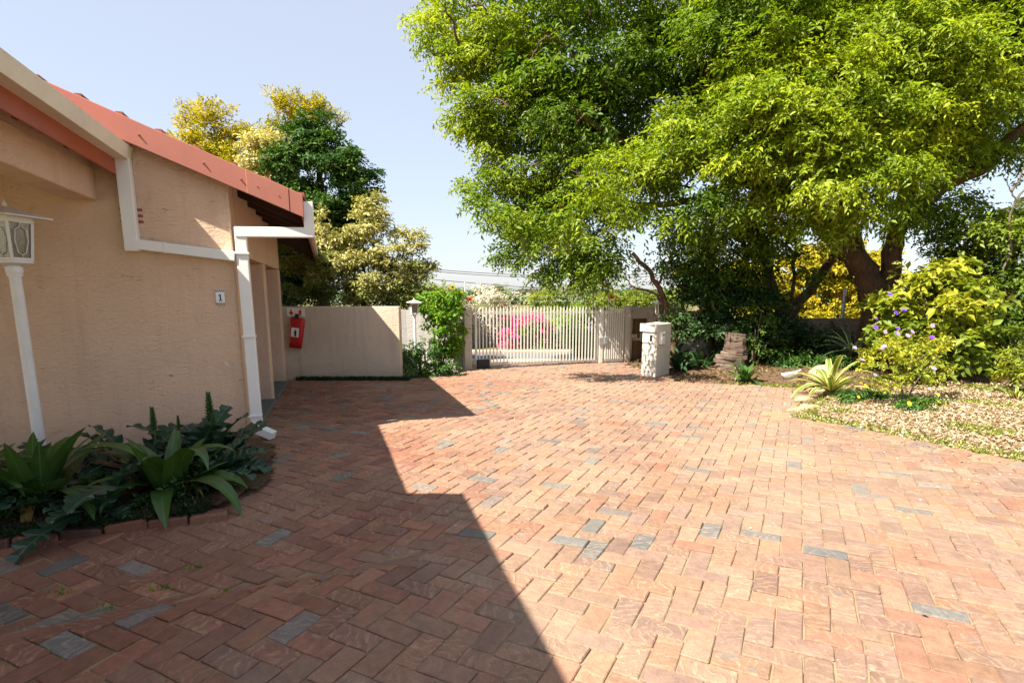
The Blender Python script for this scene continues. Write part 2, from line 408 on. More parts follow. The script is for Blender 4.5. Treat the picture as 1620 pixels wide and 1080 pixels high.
# ================================================================== GROUND
def inside(poly, x, y):
    c = False; n = len(poly); j = n-1
    for i in range(n):
        xi, yi = poly[i]; xj, yj = poly[j]
        if (yi > y) != (yj > y) and x < (xj-xi)*(y-yi)/(yj-yi)+xi: c = not c
        j = i
    return c
def sstep(a, b, x): t = min(1, max(0, (x-a)/(b-a))); return t*t*(3-2*t)
def drive_z(x, y):       # the paving has a settled dip on the left, beyond a low lip
    dx, dy = 1.5, .65; L = math.hypot(dx, dy); sdist = ((x+2.2)*(-dy)+(y-2.5)*dx)/L; al = ((x+2.2)*dx+(y-2.5)*dy)/L
    drop = (-.10*sstep(-.02, .42, sdist)*(1-sstep(.55, 2.6, sdist))+.03*sstep(-.9, -.1, sdist)*(1-sstep(-.02, .42, sdist)))*(1-sstep(1.3, 2.6, al))
    return drop+.006*math.sin(x*2.1+y*1.3)+.005*math.sin(y*2.7-x)
def grid_patch(name, x0, x1, y0, y1, st, zf, mat, keep=lambda x, y: True):
    nx = int((x1-x0)/st)+1; ny = int((y1-y0)/st)+1; mb = MB(); ok = {}
    for j in range(ny):
        for i in range(nx):
            x = x0+i*st; y = y0+j*st; mb.v.append((x, y, zf(x, y)))
    for j in range(ny-1):
        for i in range(nx-1):
            if keep(x0+(i+.5)*st, y0+(j+.5)*st):
                a = j*nx+i; mb.f.append((a, a+1, a+nx+1, a+nx))
    o = mb.build(name, mat, smooth=True); return o

t = NT('earth'); P = t.coord('Pos'); n = t.noise(P, .35, 8, .6); n2 = t.noise(P, 7, 6, .7)
cc = t.mix(t.ramp(n, [(.4, 0), (.6, 1)]), (.10, .12, .03), (.26, .19, .10)); cc = t.mix(t.ramp(n2, [(.4, 0), (.7, .6)]), cc, (.07, .055, .03))
t.bump(n2, .6, .03); M['earth'] = t.done(cc, .95, .1)
MB().add([(-900, -300, -.22), (900, -300, -.22), (900, 1100, -.22), (-900, 1100, -.22)], [(0, 1, 2, 3)]).build('ground', M['earth'], kind='structure')

right_edge = [(p.x, p.y) for p in (gr(1900, 790), gr(1620, 727), gr(1450, 694), gr(1340, 672), gr(1252, 657), gr(1262, 640), gr(1300, 622), gr(1270, 613), gr(1180, 608), gr(1062, 604), gr(1062, 594), gr(1000, 581), gr(988, 576))]
drive_poly = [(-6.5, .6), (7.5, .6), (7.5, 4.0)]+right_edge+[(3.2, 14.6), (-1.0, 13.6), (-.95, 12.5), (gr(735, 592).x, gr(735, 592).y), (gr(640, 600).x, gr(640, 600).y+.1), (-4.3, 10.9), (-3.0, 6.35), (-2.66, 6.05), (-2.2, 4.75), (-2.35, 4.25), (-2.55, 3.98), (-3.45, 3.62), (-6.5, 2.4)]
grid_patch('driveway_bed', -6.6, 7.8, .5, 15.0, .1, lambda x, y: drive_z(x, y)-.010, M['joint_dark'], lambda x, y: inside(drive_poly, x, y) or (y < 13 and x < 3 and y > 2.5 and inside([(a*1.02, b*1.01) for a, b in drive_poly], x, y)))['kind'] = 'structure'

# herringbone
BL, BW = .252, .126
ang = R(26); ux = Vector((math.cos(-ang), math.sin(-ang))); uy = Vector((math.sin(ang), math.cos(ang)))
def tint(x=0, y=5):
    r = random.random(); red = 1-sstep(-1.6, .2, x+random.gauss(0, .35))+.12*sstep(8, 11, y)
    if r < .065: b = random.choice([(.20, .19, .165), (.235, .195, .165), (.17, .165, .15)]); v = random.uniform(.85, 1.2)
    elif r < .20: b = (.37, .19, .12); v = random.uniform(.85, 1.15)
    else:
        b = random.choice([(.325, .205, .135), (.34, .215, .14), (.285, .185, .135), (.35, .20, .12), (.30, .185, .13)]); v = random.uniform(.84, 1.14)*(.86+.14*sstep(-2, .5, x))  # left bricks darker: the house shade is put into their colour
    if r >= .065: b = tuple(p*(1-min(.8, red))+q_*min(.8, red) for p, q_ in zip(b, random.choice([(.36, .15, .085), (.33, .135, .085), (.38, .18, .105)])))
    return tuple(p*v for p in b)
def brick_geo(L, W, seed, H=.05, ch=.006):
    rnd = random.Random(seed); vs = []
    j = lambda a: rnd.uniform(-a, a)
    c = [(-L/2, -W/2), (L/2, -W/2), (L/2, W/2), (-L/2, W/2)]
    c = [(x+j(.0045), y+j(.0045)) for x, y in c]
    def ring(ins, z):      # 8-gon with clipped corners
        o = []
        for i, (x, y) in enumerate(c):
            sx = 1 if x > 0 else -1; sy = 1 if y > 0 else -1; x -= sx*ins; y -= sy*ins; k = .007
            a = (x-sx*k, y); b = (x, y-sy*k)
            o += [b, a] if i in (0, 2) else [a, b]
        return [(p[0], p[1], z+j(.0012)) for p in o]
    vs = ring(0, -H)+ring(0, -ch)+ring(ch*.9, 0)
    f = [tuple(range(16, 24))]
    for r in (0, 8):
        for i in range(8): f.append((r+i, r+(i+1) % 8, r+8+(i+1) % 8, r+8+i))
    return vs, f
bricks2 = []
for i in range(-110, 125):
    for j in range(-110, 125):
        for kind in (0, 1):
            if kind == 0 and (i-j) % 4 != 0: continue
            if kind == 1 and (i-j) % 4 != 3: continue
            cx, cy = (i+1.0, j+.5) if kind == 0 else (i+.5, j+1.0)
            p = ux*(cx*BW)+uy*(cy*BW)+Vector((.2, 2.1))
            if -6.4 < p.x < 7.6 and .7 < p.y < 14.6: bricks2.append((p.x, p.y, -ang+(math.pi/2 if kind else 0)))
bricks = bricks2
def pxy(x, y, z=0):
    z -= CH; c = y*math.cos(PITCH)-z*math.sin(PITCH); u = y*math.sin(PITCH)+z*math.cos(PITCH)
    return 810+FPX*x/c, CYP-FPX*u/c
def seg_dist(x, y, poly):
    best = 9
    for (a, b), (c, d) in zip(poly[:-1], poly[1:]):
        vx, vy = c-a, d-b; tt = max(0, min(1, ((x-a)*vx+(y-b)*vy)/(vx*vx+vy*vy))); best = min(best, math.hypot(x-a-vx*tt, y-b-vy*tt))
    return best
edge_bricks = []      # header course laid along the right-hand flower bed
for (a, b), (c, d) in zip(right_edge[:-9], right_edge[1:-8]):
    L = math.hypot(c-a, d-b); nn_ = int(L/(BL+.006)); th = math.atan2(d-b, c-a)
    for k in range(nn_):
        tt = (k+.5)/nn_; x = a+(c-a)*tt; y = b+(d-b)*tt; nx, ny = -(d-b)/L, (c-a)/L
        if not inside(drive_poly, x+nx*.08, y+ny*.08): nx, ny = -nx, -ny
        for row in (0, 1): edge_bricks.append((x+nx*(.085+.15*row), y+ny*(.085+.15*row), th+random.uniform(-.05, .05)))
field = [b for b in bricks if inside(drive_poly, b[0], b[1]) and seg_dist(b[0], b[1], right_edge[:5]) > .36]
allb = field+edge_bricks
vis = []
for (x, y, r) in allb:
    px, py = pxy(x, y)
    if -20 < px < 1640 and py < 1110 and y > 1.2: vis.append((math.hypot(x, y), x, y, r))
vis.sort(); near = set((v[1], v[2]) for v in vis[:300])
drive = bpy.data.objects.new('driveway', None); link(drive); drive['kind'] = 'structure'; 
variants = []
for s_ in range(8):
    mb = MB(); mb.add(*brick_geo(BL-.0065, BW-.0065, s_)); variants.append(mb.mesh('brick', M['brick_obj']))
mass = MB(); tints = []; seeds = []
for (x, y, r) in allb:
    z = drive_z(x, y)+random.gauss(0, .0026); e = .05
    gx = (drive_z(x+e, y)-drive_z(x-e, y))/(2*e); gy = (drive_z(x, y+e)-drive_z(x, y-e))/(2*e)
    nrm = Vector((-gx+random.gauss(0, .016), -gy+random.gauss(0, .016), 1)).normalized()
    q = Vector((0, 0, 1)).rotation_difference(nrm).to_matrix() @ Matrix.Rotation(r+random.gauss(0, .006), 3, 'Z')
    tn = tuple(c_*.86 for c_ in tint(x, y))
    if (x, y) in near:
        o = bpy.data.objects.new('brick', variants[random.randrange(8)]); link(o, drive)
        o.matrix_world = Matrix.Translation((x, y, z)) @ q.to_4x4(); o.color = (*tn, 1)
    elif y < 15:
        vs, fs = brick_geo(BL-.0065, BW-.0065, random.randrange(9999))
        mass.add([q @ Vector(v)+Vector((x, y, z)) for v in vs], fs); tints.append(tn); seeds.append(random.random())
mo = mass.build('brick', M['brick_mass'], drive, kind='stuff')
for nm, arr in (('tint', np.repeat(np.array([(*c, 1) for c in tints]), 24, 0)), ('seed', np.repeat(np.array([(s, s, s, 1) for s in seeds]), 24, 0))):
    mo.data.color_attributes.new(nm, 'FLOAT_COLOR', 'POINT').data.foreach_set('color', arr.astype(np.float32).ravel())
# sand lying in the joints
sp = []
while len(sp) < 9000:
    x = random.uniform(-2, 6); y = 1.3+random.random()**1.3*7
    if inside(drive_poly, x, y): sp.append((x, y, drive_z(x, y)+.001))
# fallen bits on the drive
lit = []
while len(lit) < 900:
    x = random.uniform(-4, 5); y = 1.6+random.random()*9.5
    if inside(drive_poly, x, y) and (seg_dist(x, y, right_edge) < random.expovariate(1.2)): lit.append((x, y, drive_z(x, y)+.004))
tag(flakes('leaf_litter', np.array(lit), .022, M['litter']), 'pale leaf scraps scattered over the brick drive', 'leaf litter', kind='stuff')
wd = []
for (cx, cy) in [(gr(p, q).x, gr(p, q).y) for p, q in ((303, 875), (250, 905), (160, 935), (350, 920), (95, 910))]:
    for _ in range(11): wd.append((cx+random.gauss(0, .03), cy+random.gauss(0, .02), drive_z(cx, cy)))
tag(grass_mesh('weeds', np.array(wd), .035, M['leaf_lime'], lean=1.2, wd=.012), 'tiny green weeds sprouting from the brick joints', 'weeds', kind='stuff')

# planting beds (soil)
soil = NT('soil'); P = soil.coord('Pos'); n = soil.noise(P, 22, 7, .7)
cc = soil.mix(soil.ramp(n, [(.35, 0), (.7, 1)]), (.055, .036, .022), (.17, .11, .06)); soil.bump(n, .9, .03); M['soil'] = soil.done(cc, .95, .1)
mul = NT('mulch'); P = mul.coord('Pos'); n = mul.noise(P, 40, 7, .75)
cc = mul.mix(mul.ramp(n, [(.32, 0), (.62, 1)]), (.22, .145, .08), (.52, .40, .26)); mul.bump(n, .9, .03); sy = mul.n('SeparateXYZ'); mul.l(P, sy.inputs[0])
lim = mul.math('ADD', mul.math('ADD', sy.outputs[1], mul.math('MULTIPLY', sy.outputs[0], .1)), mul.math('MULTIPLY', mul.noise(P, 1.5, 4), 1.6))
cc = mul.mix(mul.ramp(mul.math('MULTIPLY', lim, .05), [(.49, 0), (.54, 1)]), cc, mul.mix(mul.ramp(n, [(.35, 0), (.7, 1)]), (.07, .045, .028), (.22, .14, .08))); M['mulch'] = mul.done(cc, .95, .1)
lb_poly = [(-6.5, 2.5), (-3.42, 3.68), (-2.48, 4.0), (-2.2, 4.25), (-2.08, 4.8), (-2.55, 6.05), (-2.95, 6.3), (-6.5, 5.2)]
grid_patch('soil_bed', -6.5, -1.9, 2.4, 6.6, .07, lambda x, y: -.02+.05*math.sin(x*9)*math.sin(y*8)*.3+.05, M['soil'], lambda x, y: inside(lb_poly, x, y))['kind'] = 'structure'
rb_poly = [(7.6, 3.9)]+right_edge+[(3.0, 15), (22, 15), (22, 2.2)]
def rb_z(x, y):
    d = seg_dist(x, y, right_edge); return -.03+.16*sstep(0, 1.6, d)+.10*sstep(1, 5, d)+.012*math.sin(x*5+y*3)
grid_patch('mulch_bed', 2.4, 20, 3.0, 15, .13, lambda x, y: rb_z(x, y) if inside(rb_poly, x, y) else -.06, M['mulch'], lambda x, y: inside(rb_poly, x, y) or seg_dist(x, y, right_edge) < .09)['kind'] = 'structure'
pts = []; ptd = []
while len(pts) < 21000:
    x = random.uniform(3.6, 11); y = random.uniform(3.5, 11)
    if inside(rb_poly, x, y) and seg_dist(x, y, right_edge) > .02 and y < 9.9-.12*x+random.gauss(0, .35) and abs(x)/y < .98: pts.append((x, y, rb_z(x, y)+random.uniform(.004, .03)))
while len(ptd) < 9000:
    x = random.uniform(2.6, 12); y = random.uniform(9.3, 14.5)
    if inside(rb_poly, x, y): ptd.append((x, y, rb_z(x, y)+random.uniform(.003, .025)))
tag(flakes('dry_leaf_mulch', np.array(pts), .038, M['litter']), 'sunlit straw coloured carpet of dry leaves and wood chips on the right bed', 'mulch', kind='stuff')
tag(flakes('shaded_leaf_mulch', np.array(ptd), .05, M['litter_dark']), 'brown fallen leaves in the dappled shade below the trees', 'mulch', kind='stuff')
gp = []
while len(gp) < 9500:
    x = random.uniform(3.6, 9); y = random.uniform(4.2, 10.5); d = seg_dist(x, y, right_edge)
    k = math.sin(x*3.1+1)*math.sin(y*2.7)+math.sin(x*7+y*5)*.4
    if inside(rb_poly, x, y) and (d < .3 and random.random() < .6 or k > .82): gp.append((x, y, rb_z(x, y)))
tag(grass_mesh('ground_cover', np.array(gp), .06, M['grass_bright'], lean=.9, wd=.016), 'yellow green weeds and grass creeping along the edge of the right bed', 'ground cover', kind='stuff')

# street beyond the gate
MB().bx(-30, 40, 14.75, 16.35, -.25, -.035).build('road', M['asphalt'], kind='structure')
MB().bx(-30, 40, 16.76, 26, -.3, -.02).build('verge', M['earth'], kind='structure')
MB().bx(-30, 40, 16.36, 16.75, -.25, .03).build('kerb', M['kerb'], bevel=.02, kind='structure')
MB().bx(-30, 40, 14.35, 14.73, -.25, -.02).build('driveway_apron', M['kerb'], bevel=.02, kind='structure')

# ================================================================== HOUSE
CX, CY0 = gr(393, 695).x, gr(393, 695).y
HR = R(17.5)
house = thing('house', 'peach plastered house with red trimmed roof, white downpipes and dark eaves on the left', 'house', (CX, CY0, 0), HR)
def H(u, v, z):   # house-local -> world
    return Vector((CX, CY0, 0))+Matrix.Rotation(HR, 3, 'Z') @ Vector((u, v, z))
rk = -.41        # rake slope of the gable (dz/du)
def zb(u): return 2.64+rk*(u-.70)        # top of the barge board
# gable wall
mb = MB(); mb.prism([(-5.5, 0, -.05), (0, 0, -.05), (0, 0, zb(0)-.15), (-3.2, 0, zb(-3.2)-.15), (-5.5, 0, zb(-3.2)-.7)], (0, .22, 0))
mb.build('wall', M['stucco'], house, bevel=.012)
# side wall with two recessed doorways: piers, lintel, reveals
def us(v): return .030*v
def sidebox(v0, v1, z0, z1, depth, out=0):
    m_ = MB(); m_.prism([(us(v0)+out, v0, z0), (us(v1)+out, v1, z0), (us(v1)-depth, v1, z0), (us(v0)-depth, v0, z0)], (0, 0, z1-z0)); return m_
ZT = 2.80
for (v0, v1) in ((.223, .62), (2.36, 2.62), (4.28, 4.60)):
    sidebox(v0, v1, 0, 2.03, .38).build('pier', M['stucco'], house, bevel=.015)
sidebox(.223, 2.49, 2.033, ZT+.06, .36).build('lintel', M['stucco'], house, bevel=.012)
sidebox(2.53, 4.60, 2.033, ZT+.06, .36, -.004).build('lintel', M['stucco'], house, bevel=.012)
sidebox(2.49, 2.53, 2.033, ZT+.03, .30, -.03).build('wall_joint', M['concrete'], house)
MB().bx(-5.4, -.40, 4.45, 4.60, 0, 2.6).build('wall', M['stucco'], house)
MB().bx(-5.4, -5.2, .24, 4.44, 0, 2.6).build('wall', M['stucco'], house)
for (v0, v1) in ((.64, 2.34), (2.64, 4.26)):
    d = MB(); d.prism([(us(v0)-.30, v0, .07), (us(v1)-.30, v1, .07), (us(v1)-.345, v1, .07), (us(v0)-.345, v0, .07)], (0, 0, 1.95))
    do = d.build('door', M['door_timber'], house, bevel=.004)
    for k in range(5):
        va = v0+.06+(v1-v0-.12)*(k+.08)/5; vb = v0+.06+(v1-v0-.12)*(k+.92)/5
        e = MB(); e.prism([(us(va)-.298, va, .13), (us(vb)-.298, vb, .13), (us(vb)-.285, vb, .13), (us(va)-.285, va, .13)], (0, 0, 1.8)); e.build('plank', M['door_timber'], do, bevel=.004)
    MB().box((us(v0)-.26, v0+.12, 1.02), (.03, .03, .14)).build('handle', M['black'], do, bevel=.006)
    f = MB()
    for vv in (v0-.012, v1-.03): f.prism([(us(vv)-.20, vv, .06), (us(vv)-.20, vv+.042, .06), (us(vv)-.29, vv+.042, .06), (us(vv)-.29, vv, .06)], (0, 0, 1.965))
    f.prism([(us(v0)-.20, v0+.03, 1.98), (us(v1)-.20, v1-.03, 1.98), (us(v1)-.29, v1-.03, 1.98), (us(v0)-.29, v0+.03, 1.98)], (0, 0, .045)); f.build('door_frame', M['door_timber'], house, bevel=.004)
    th_ = MB(); th_.prism([(us(v0)+.05, v0-.02, 0), (us(v1)+.05, v1+.02, 0), (us(v1)-.37, v1+.02, 0), (us(v0)-.37, v0-.02, 0)], (0, 0, .055)); th_.build('threshold', M['concrete'], house, bevel=.01)
# vent slots (terracotta louvres) behind the pipe
for k in range(3):
    MB().bx(-1.00, -.80, -.006, .01, 2.30+k*.058, 2.325+k*.058).build('air_vent', M['terracotta'], house)
# --- garage roof (rafters along u, eave on the right, verge at v=-.17)
VE = 10.2; V0 = -.17
roof = MB(); TH = .05
roof.prism([(.73, V0+.04, zb(.73)-.03), (-3.6, V0+.04, zb(-3.6)-.03), (-3.6, V0+.04, zb(-3.6)-.03-TH), (.73, V0+.04, zb(.73)-.03-TH)], (0, VE-V0-.08, 0))
ro = roof.build('roof', M['tile_red'], house)
# far side of the ridge, so that the roof is closed from behind
MB().prism([(-3.6, V0+.04, zb(-3.6)-.03), (-6.4, V0+.04, zb(-3.6)-1.2), (-6.4, V0+.04, zb(-3.6)-1.25), (-3.6, V0+.04, zb(-3.6)-.08)], (0, VE-V0-.08, 0)).build('roof_slope', M['tile_red'], house)
# roof sheeting laps: rows of tiles, seen edge-on along the verge only
for k in range(14):
    u_ = .72-.32*k; MB().beam((u_, V0+.05, zb(u_)+.0), (u_, VE-.05, zb(u_)+.0), .06, .05).build('roof_tile_row', M['tile_red'], ro)
# dark boarded underside
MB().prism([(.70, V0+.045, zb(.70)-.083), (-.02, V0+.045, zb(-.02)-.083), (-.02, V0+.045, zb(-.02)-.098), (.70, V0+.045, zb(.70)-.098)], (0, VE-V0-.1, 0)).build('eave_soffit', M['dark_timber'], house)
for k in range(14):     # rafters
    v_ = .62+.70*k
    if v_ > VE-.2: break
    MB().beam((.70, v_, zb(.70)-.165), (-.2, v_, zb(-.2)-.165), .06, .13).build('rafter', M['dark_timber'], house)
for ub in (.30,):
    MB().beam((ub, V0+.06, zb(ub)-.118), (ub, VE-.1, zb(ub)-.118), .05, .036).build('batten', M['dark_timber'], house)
# barge board (folded red metal) in two lengths, with bolts
def barge(u0, u1, v, h=.235):
    b_ = MB(); b_.prism([(u0, v, zb(u0)), (u1, v, zb(u1)), (u1, v, zb(u1)-h), (u0, v, zb(u0)-h)], (0, .012, 0))
    b_.prism([(u0, v+.012, zb(u0)), (u1, v+.012, zb(u1)), (u1, v+.012, zb(u1)-.012), (u0, v+.012, zb(u0)-.012)], (0, .16, 0)); return b_
barge(-3.6, .205, V0).build('barge_board', M['barge_red'], house, bevel=.006)
barge(.20, .60, V0-.014).build('barge_board', M['barge_red'], house, bevel=.006)
bb = barge(.603, 0.735, V0-.010, .235).build('barge_end', M['barge_red'], house, bevel=.006)
for uu in (-.72, -.18, -1.5, .15, .30, .50):
    q = MB(); q.tube([(uu, V0-.020, zb(uu)-.12), (uu, V0+.0, zb(uu)-.12)], [.006, .011], 8); q.build('bolt', M['barge_red'], house, smooth=False)
barge(-3.6, .735, VE).build('barge_board', M['fascia_red'], house)
# eave fascia and gutter on the right-hand side
ze = zb(.74)
MB().prism([(.715, V0+.015, ze-.25), (.735, V0+.015, ze-.25), (.735, V0+.015, ze-.05), (.715, V0+.015, ze-.05)], (0, VE-V0, 0)).build('fascia', M['fascia_red'], house)
g_ = MB(); g_.prism([(.74, 0, ze-.20), (.79, 0, ze-.20), (.79, 0, ze-.07), (.783, 0, ze-.07), (.783, 0, ze-.192), (.74, 0, ze-.192)], (0, VE-.05, 0))
g_.box((.765, -.003, ze-.135), (.052, .006, .13)); g_.build('gutter', M['gutter_beige'], house, bevel=.003)
# --- downpipe A: from the eave gutter back to the corner and down
wp = M['gutter_white']
pw_ = .105
dp = thing_dp = None
a0 = (.78, -.075, ze-.30); a1 = (.09, -.055, 2.225)
MB().beam((.78, -.075, ze-.38), (.78, -.075, ze-.06), pw_, pw_*.9, (0, 1, 0)).build('downpipe', wp, house, bevel=.008)
MB().beam((.828, -.077, ze-.375), (.045, -.057, 2.235), pw_*.9, pw_, (0, 0, 1)).build('downpipe', wp, house, bevel=.008)
MB().beam((.095, -.052, 2.285), (.108, -.052, .12), .115, pw_*.85, (0, 1, 0)).build('downpipe', wp, house, bevel=.008)
MB().beam((.098, -.052, .135), (.275, -.13, .055), .115, pw_*.85, (0, 0, 1)).build('pipe_shoe', wp, house, bevel=.008)
for z in (.28, 1.15, 2.02):
    MB().box((.10, -.055, z), (.135, .115, .022)).build('pipe_bracket', wp, house, bevel=.003)
# --- pipe B: from the upper gutter down and across the gable wall
MB().beam((-.905, -.058, 2.90), (-.905, -.058, 2.02), .125, .10, (0, 1, 0)).build('downpipe', wp, house, bevel=.008)
MB().beam((-.965, -.060, 2.10), (.030, -.060, 1.985), .10, .10, (0, 0, 1)).build('downpipe', wp, house, bevel=.008)
MB().beam((-.625, -.0605, 2.061), (-.61, -.0605, 2.060), .108, .108, (0, 0, 1)).build('pipe_joint', M['gutter_beige'], house)
# --- upper roof at the camera's side: gutter, fascia, soffit, roof slab running towards (and past) the camera
k1 = -.002
def g1(u, v, z): return (u+k1*v, v, z)
def run(name, prof, mat, v0=-.02, v1=-8.5, bev=0):
    n = len(prof); P0 = [g1(u, v0, z) for u, z in prof]; P1 = [g1(u, v1, z) for u, z in prof]
    return MB().add(P0+P1, [tuple(range(n)), tuple(range(n, 2*n))[::-1]]+[(i, i+n, (i+1) % n+n, (i+1) % n) for i in range(n)]).build(name, mat, house, bevel=bev)
run('gutter', [(-.82, 3.01), (-.85, 2.885), (-.97, 2.885), (-.97, 3.01), (-.962, 3.01), (-.962, 2.893), (-.857, 2.893), (-.828, 3.01)], M['gutter_beige'], bev=.003)
run('soffit', [(-.962, 2.93), (-1.03, 2.93), (-1.03, 2.95), (-.962, 2.95)], M['soffit'])
run('fascia', [(-.965, 2.74), (-.985, 2.74), (-.985, 2.925), (-.965, 2.925)], M['fascia_red'], v0=-.004)
run('roof', [(-.87, 3.03), (-4.2, 4.32), (-4.2, 4.24), (-.87, 2.975)], M['tile_red'], v0=-.03)
run('ceiling', [(-.99, 2.955), (-5.4, 2.955), (-5.4, 2.975), (-.99, 2.975)], M['soffit'])
for k in range(4):
    run('rafter_end', [(-.99, 2.86), (-5.2, 2.86), (-5.2, 2.95), (-.99, 2.95)], M['dark_timber'], v0=-.55-k*.9, v1=-.62-k*.9)
run('beam', [(-1.18, 2.50), (-1.44, 2.50), (-1.44, 2.80), (-1.18, 2.80)], M['stucco'], v0=-.003, bev=.012)
run('beam_fill', [(-1.20, 2.802), (-1.42, 2.802), (-1.42, 2.953), (-1.20, 2.953)], M['stucco'], v0=-.003, v1=-8.4)
# higher main roof behind and left of the camera: its eave throws the near shadow over the drive
hc = 3.3; ec = Vector((.16-.462*1.0, 0)); c1 = Vector((gr(720, 782).x-.645*hc, gr(720, 782).y-.465*hc)); dcd = Vector((.26, -.9656))
c2_ = c1+dcd*9; bq = Vector((-.9537, -.12)).normalized()
Wh = Matrix.Rotation(-HR, 3, 'Z')
def wl(p, z): return Wh @ (Vector((p[0], p[1], z))-Vector((CX, CY0, 0)))
A_, B_ = c1, c2_; C_, D_ = c2_+bq*3.4, c1+bq*3.4
mb = MB(); mb.prism([wl(A_, hc), wl(B_, hc), wl(C_, hc+1.45), wl(D_, hc+1.45)], (0, 0, .09)); mb.build('upper_roof', M['tile_red'], house)
mb = MB(); mb.prism([wl(A_, hc-.16), wl(B_, hc-.16), wl(B_+bq*.12, hc-.16), wl(A_+bq*.12, hc-.16)], (0, 0, .155)); mb.build('gutter', M['gutter_beige'], house)

# number tile
tl = thing('number_tile', 'small white and dark blue number tile reading 1 on the plaster gable', 'house number', H(-.157, -.012, 1.565), HR)
MB().box((0, 0, 0), (.085, .02, .155)).build('tile', M['tile_white'], tl, bevel=.003)
for sgn in (-1, 1):
    for k in range(5):
        MB().box(((k-2)*.018, -.0115, sgn*.069), (.011, .004, .011), Matrix.Rotation(math.pi/4, 3, 'Y')).build('border_mark', M['tile_blue'], tl)
    for k in range(4):
        MB().box(((k-1.5)*.02, -.0115, sgn*.056), (.010, .004, .006)).build('border_mark', M['tile_blue'], tl)
def text_mesh(name, s, size, mat, parent, loc, rot, ext=.002):
    cu = bpy.data.curves.new(name, 'FONT'); cu.body = s; cu.size = size; cu.extrude = ext; cu.align_x = 'CENTER'; cu.align_y = 'CENTER'
    tmp = bpy.data.objects.new('tmp', cu); col.objects.link(tmp); dg = bpy.context.evaluated_depsgraph_get()
    me = bpy.data.meshes.new_from_object(tmp.evaluated_get(dg)); bpy.data.objects.remove(tmp)
    me.materials.clear(); me.materials.append(mat); o = bpy.data.objects.new(name, me); link(o, parent); o.location = loc; o.rotation_euler = rot; return o
n1 = MB(); n1.box((.002, -.0115, .0), (.013, .004, .062)); n1.box((.002, -.0115, -.033), (.034, .004, .008)); n1.box((-.008, -.0115, .022), (.016, .004, .009), Matrix.Rotation(R(-38), 3, 'Y')); n1.build('numeral', M['tile_blue'], tl)
# small tap fixed to the wall
tp = thing('wall_light_hook', 'tiny white broken fitting on the plaster beside the downpipe', 'wall fitting', H(-.145, -.03, .86), HR)
MB().tube([(0, .03, 0), (0, -.02, .005), (-.02, -.03, .03)], [.008, .007, .005], 6).build('stem', M['lamp_white'], tp, smooth=True)
MB().box((.0, -.012, -.004), (.04, .02, .015), Matrix.Rotation(.5, 3, 'Y')).build('plate', M['lamp_white'], tp, bevel=.003)

# ================================================================== PERIMETER WALLS
PWY = 10.967
MB().bx(-4.35, -2.11, PWY, PWY+.22, -.1, 1.37).build('perimeter_wall', M['stucco_wall'], bevel=.012)
tag(bpy.data.objects['perimeter_wall'], 'waist high cream plastered wall behind the red extinguisher cover', 'wall')
q = MB(); q.prism([(-2.35, 13.0, -.1), (-1.02, 12.65, -.1), (-1.02, 12.85, -.1), (-2.35, 13.2, -.1)], (0, 0, 1.35)); q.prism([(-7, 13.2, -.1), (-2.352, 13.0, -.1), (-2.352, 13.2, -.1), (-7, 13.4, -.1)], (0, 0, 1.35))
tag(q.build('boundary_wall', M['stucco_grey']), 'grey plastered boundary wall behind the left garden lamp and creeper', 'wall')
# extinguisher sign
sg = thing('extinguisher_sign', 'white sign board with red arrow and red extinguisher pictograms atop the cream wall', 'sign', at(468, 494, PWY-.02), 0)
for k, x in enumerate((-.085, .085)):
    MB().box((x, 0, 0), (.165, .01, .155)).build('sign_panel', M['sign_white'], sg, bevel=.002)
ar = MB(); ar.prism([(-.085, -.009, -.058), (-.125, -.009, -.008), (-.085, -.009, -.022), (-.045, -.009, -.008)], (0, .003, 0)); ar.box((-.085, -.0075, .018), (.026, .003, .075)); ar.box((-.085, -.0075, -.005), (.075, .003, .018), None)
ar.build('arrow', M['sign_red'], sg)
ex = MB(); ex.box((.085, -.0075, -.012), (.04, .003, .085)); ex.box((.085, -.0075, .04), (.018, .003, .02)); ex.box((.098, -.0075, .052), (.035, .003, .009)); ex.box((.060, -.0075, .01), (.007, .003, .07)); ex.build('extinguisher_mark', M['sign_red'], sg)
# extinguisher with red cover
bagT = thing('extinguisher_cover', 'red fabric fire extinguisher cover with white label hanging on the cream wall', 'fire extinguisher', at(469, 527, PWY-.09), 0)
bagT.rotation_euler = (0, R(8), 0)
bg_ = MB(); hh = [(-.27, .115, .05), (-.15, .125, .07), (0, .13, .075), (.15, .135, .07), (.25, .14, .055), (.285, .12, .03)]
P_ = []
for z, wx, dy in hh:
    for k in range(12):
        a = 2*math.pi*k/12; ca, sa = math.cos(a), math.sin(a); e = .6
        P_.append((math.copysign(abs(ca)**e, ca)*wx, math.copysign(abs(sa)**e, sa)*dy, z+.012*math.sin(k*2.3+z*9)))
F_ = [tuple(range(12))[::-1], tuple(range(60, 72))]
for i in range(5):
    for k in range(12): F_.append((i*12+k, i*12+(k+1) % 12, i*12+12+(k+1) % 12, i*12+12+k))
bg_.add(P_, F_); bg_.build('cover', M['red_bag'], bagT, smooth=True)
MB().box((0, -.079, .02), (.14, .004, .17), Matrix.Rotation(0, 3, 'Y')).build('label_panel', M['sign_white'], bagT)
e2 = MB(); e2.box((.01, -.083, .0), (.035, .003, .10)); e2.box((.01, -.083, .062), (.016, .003, .018)); e2.box((-.018, -.083, .03), (.006, .003, .06)); e2.build('extinguisher_mark', M['black'], bagT)
MB().box((-.01, -.02, .32), (.06, .06, .08)).build('handle', M['black'], bagT, bevel=.01)
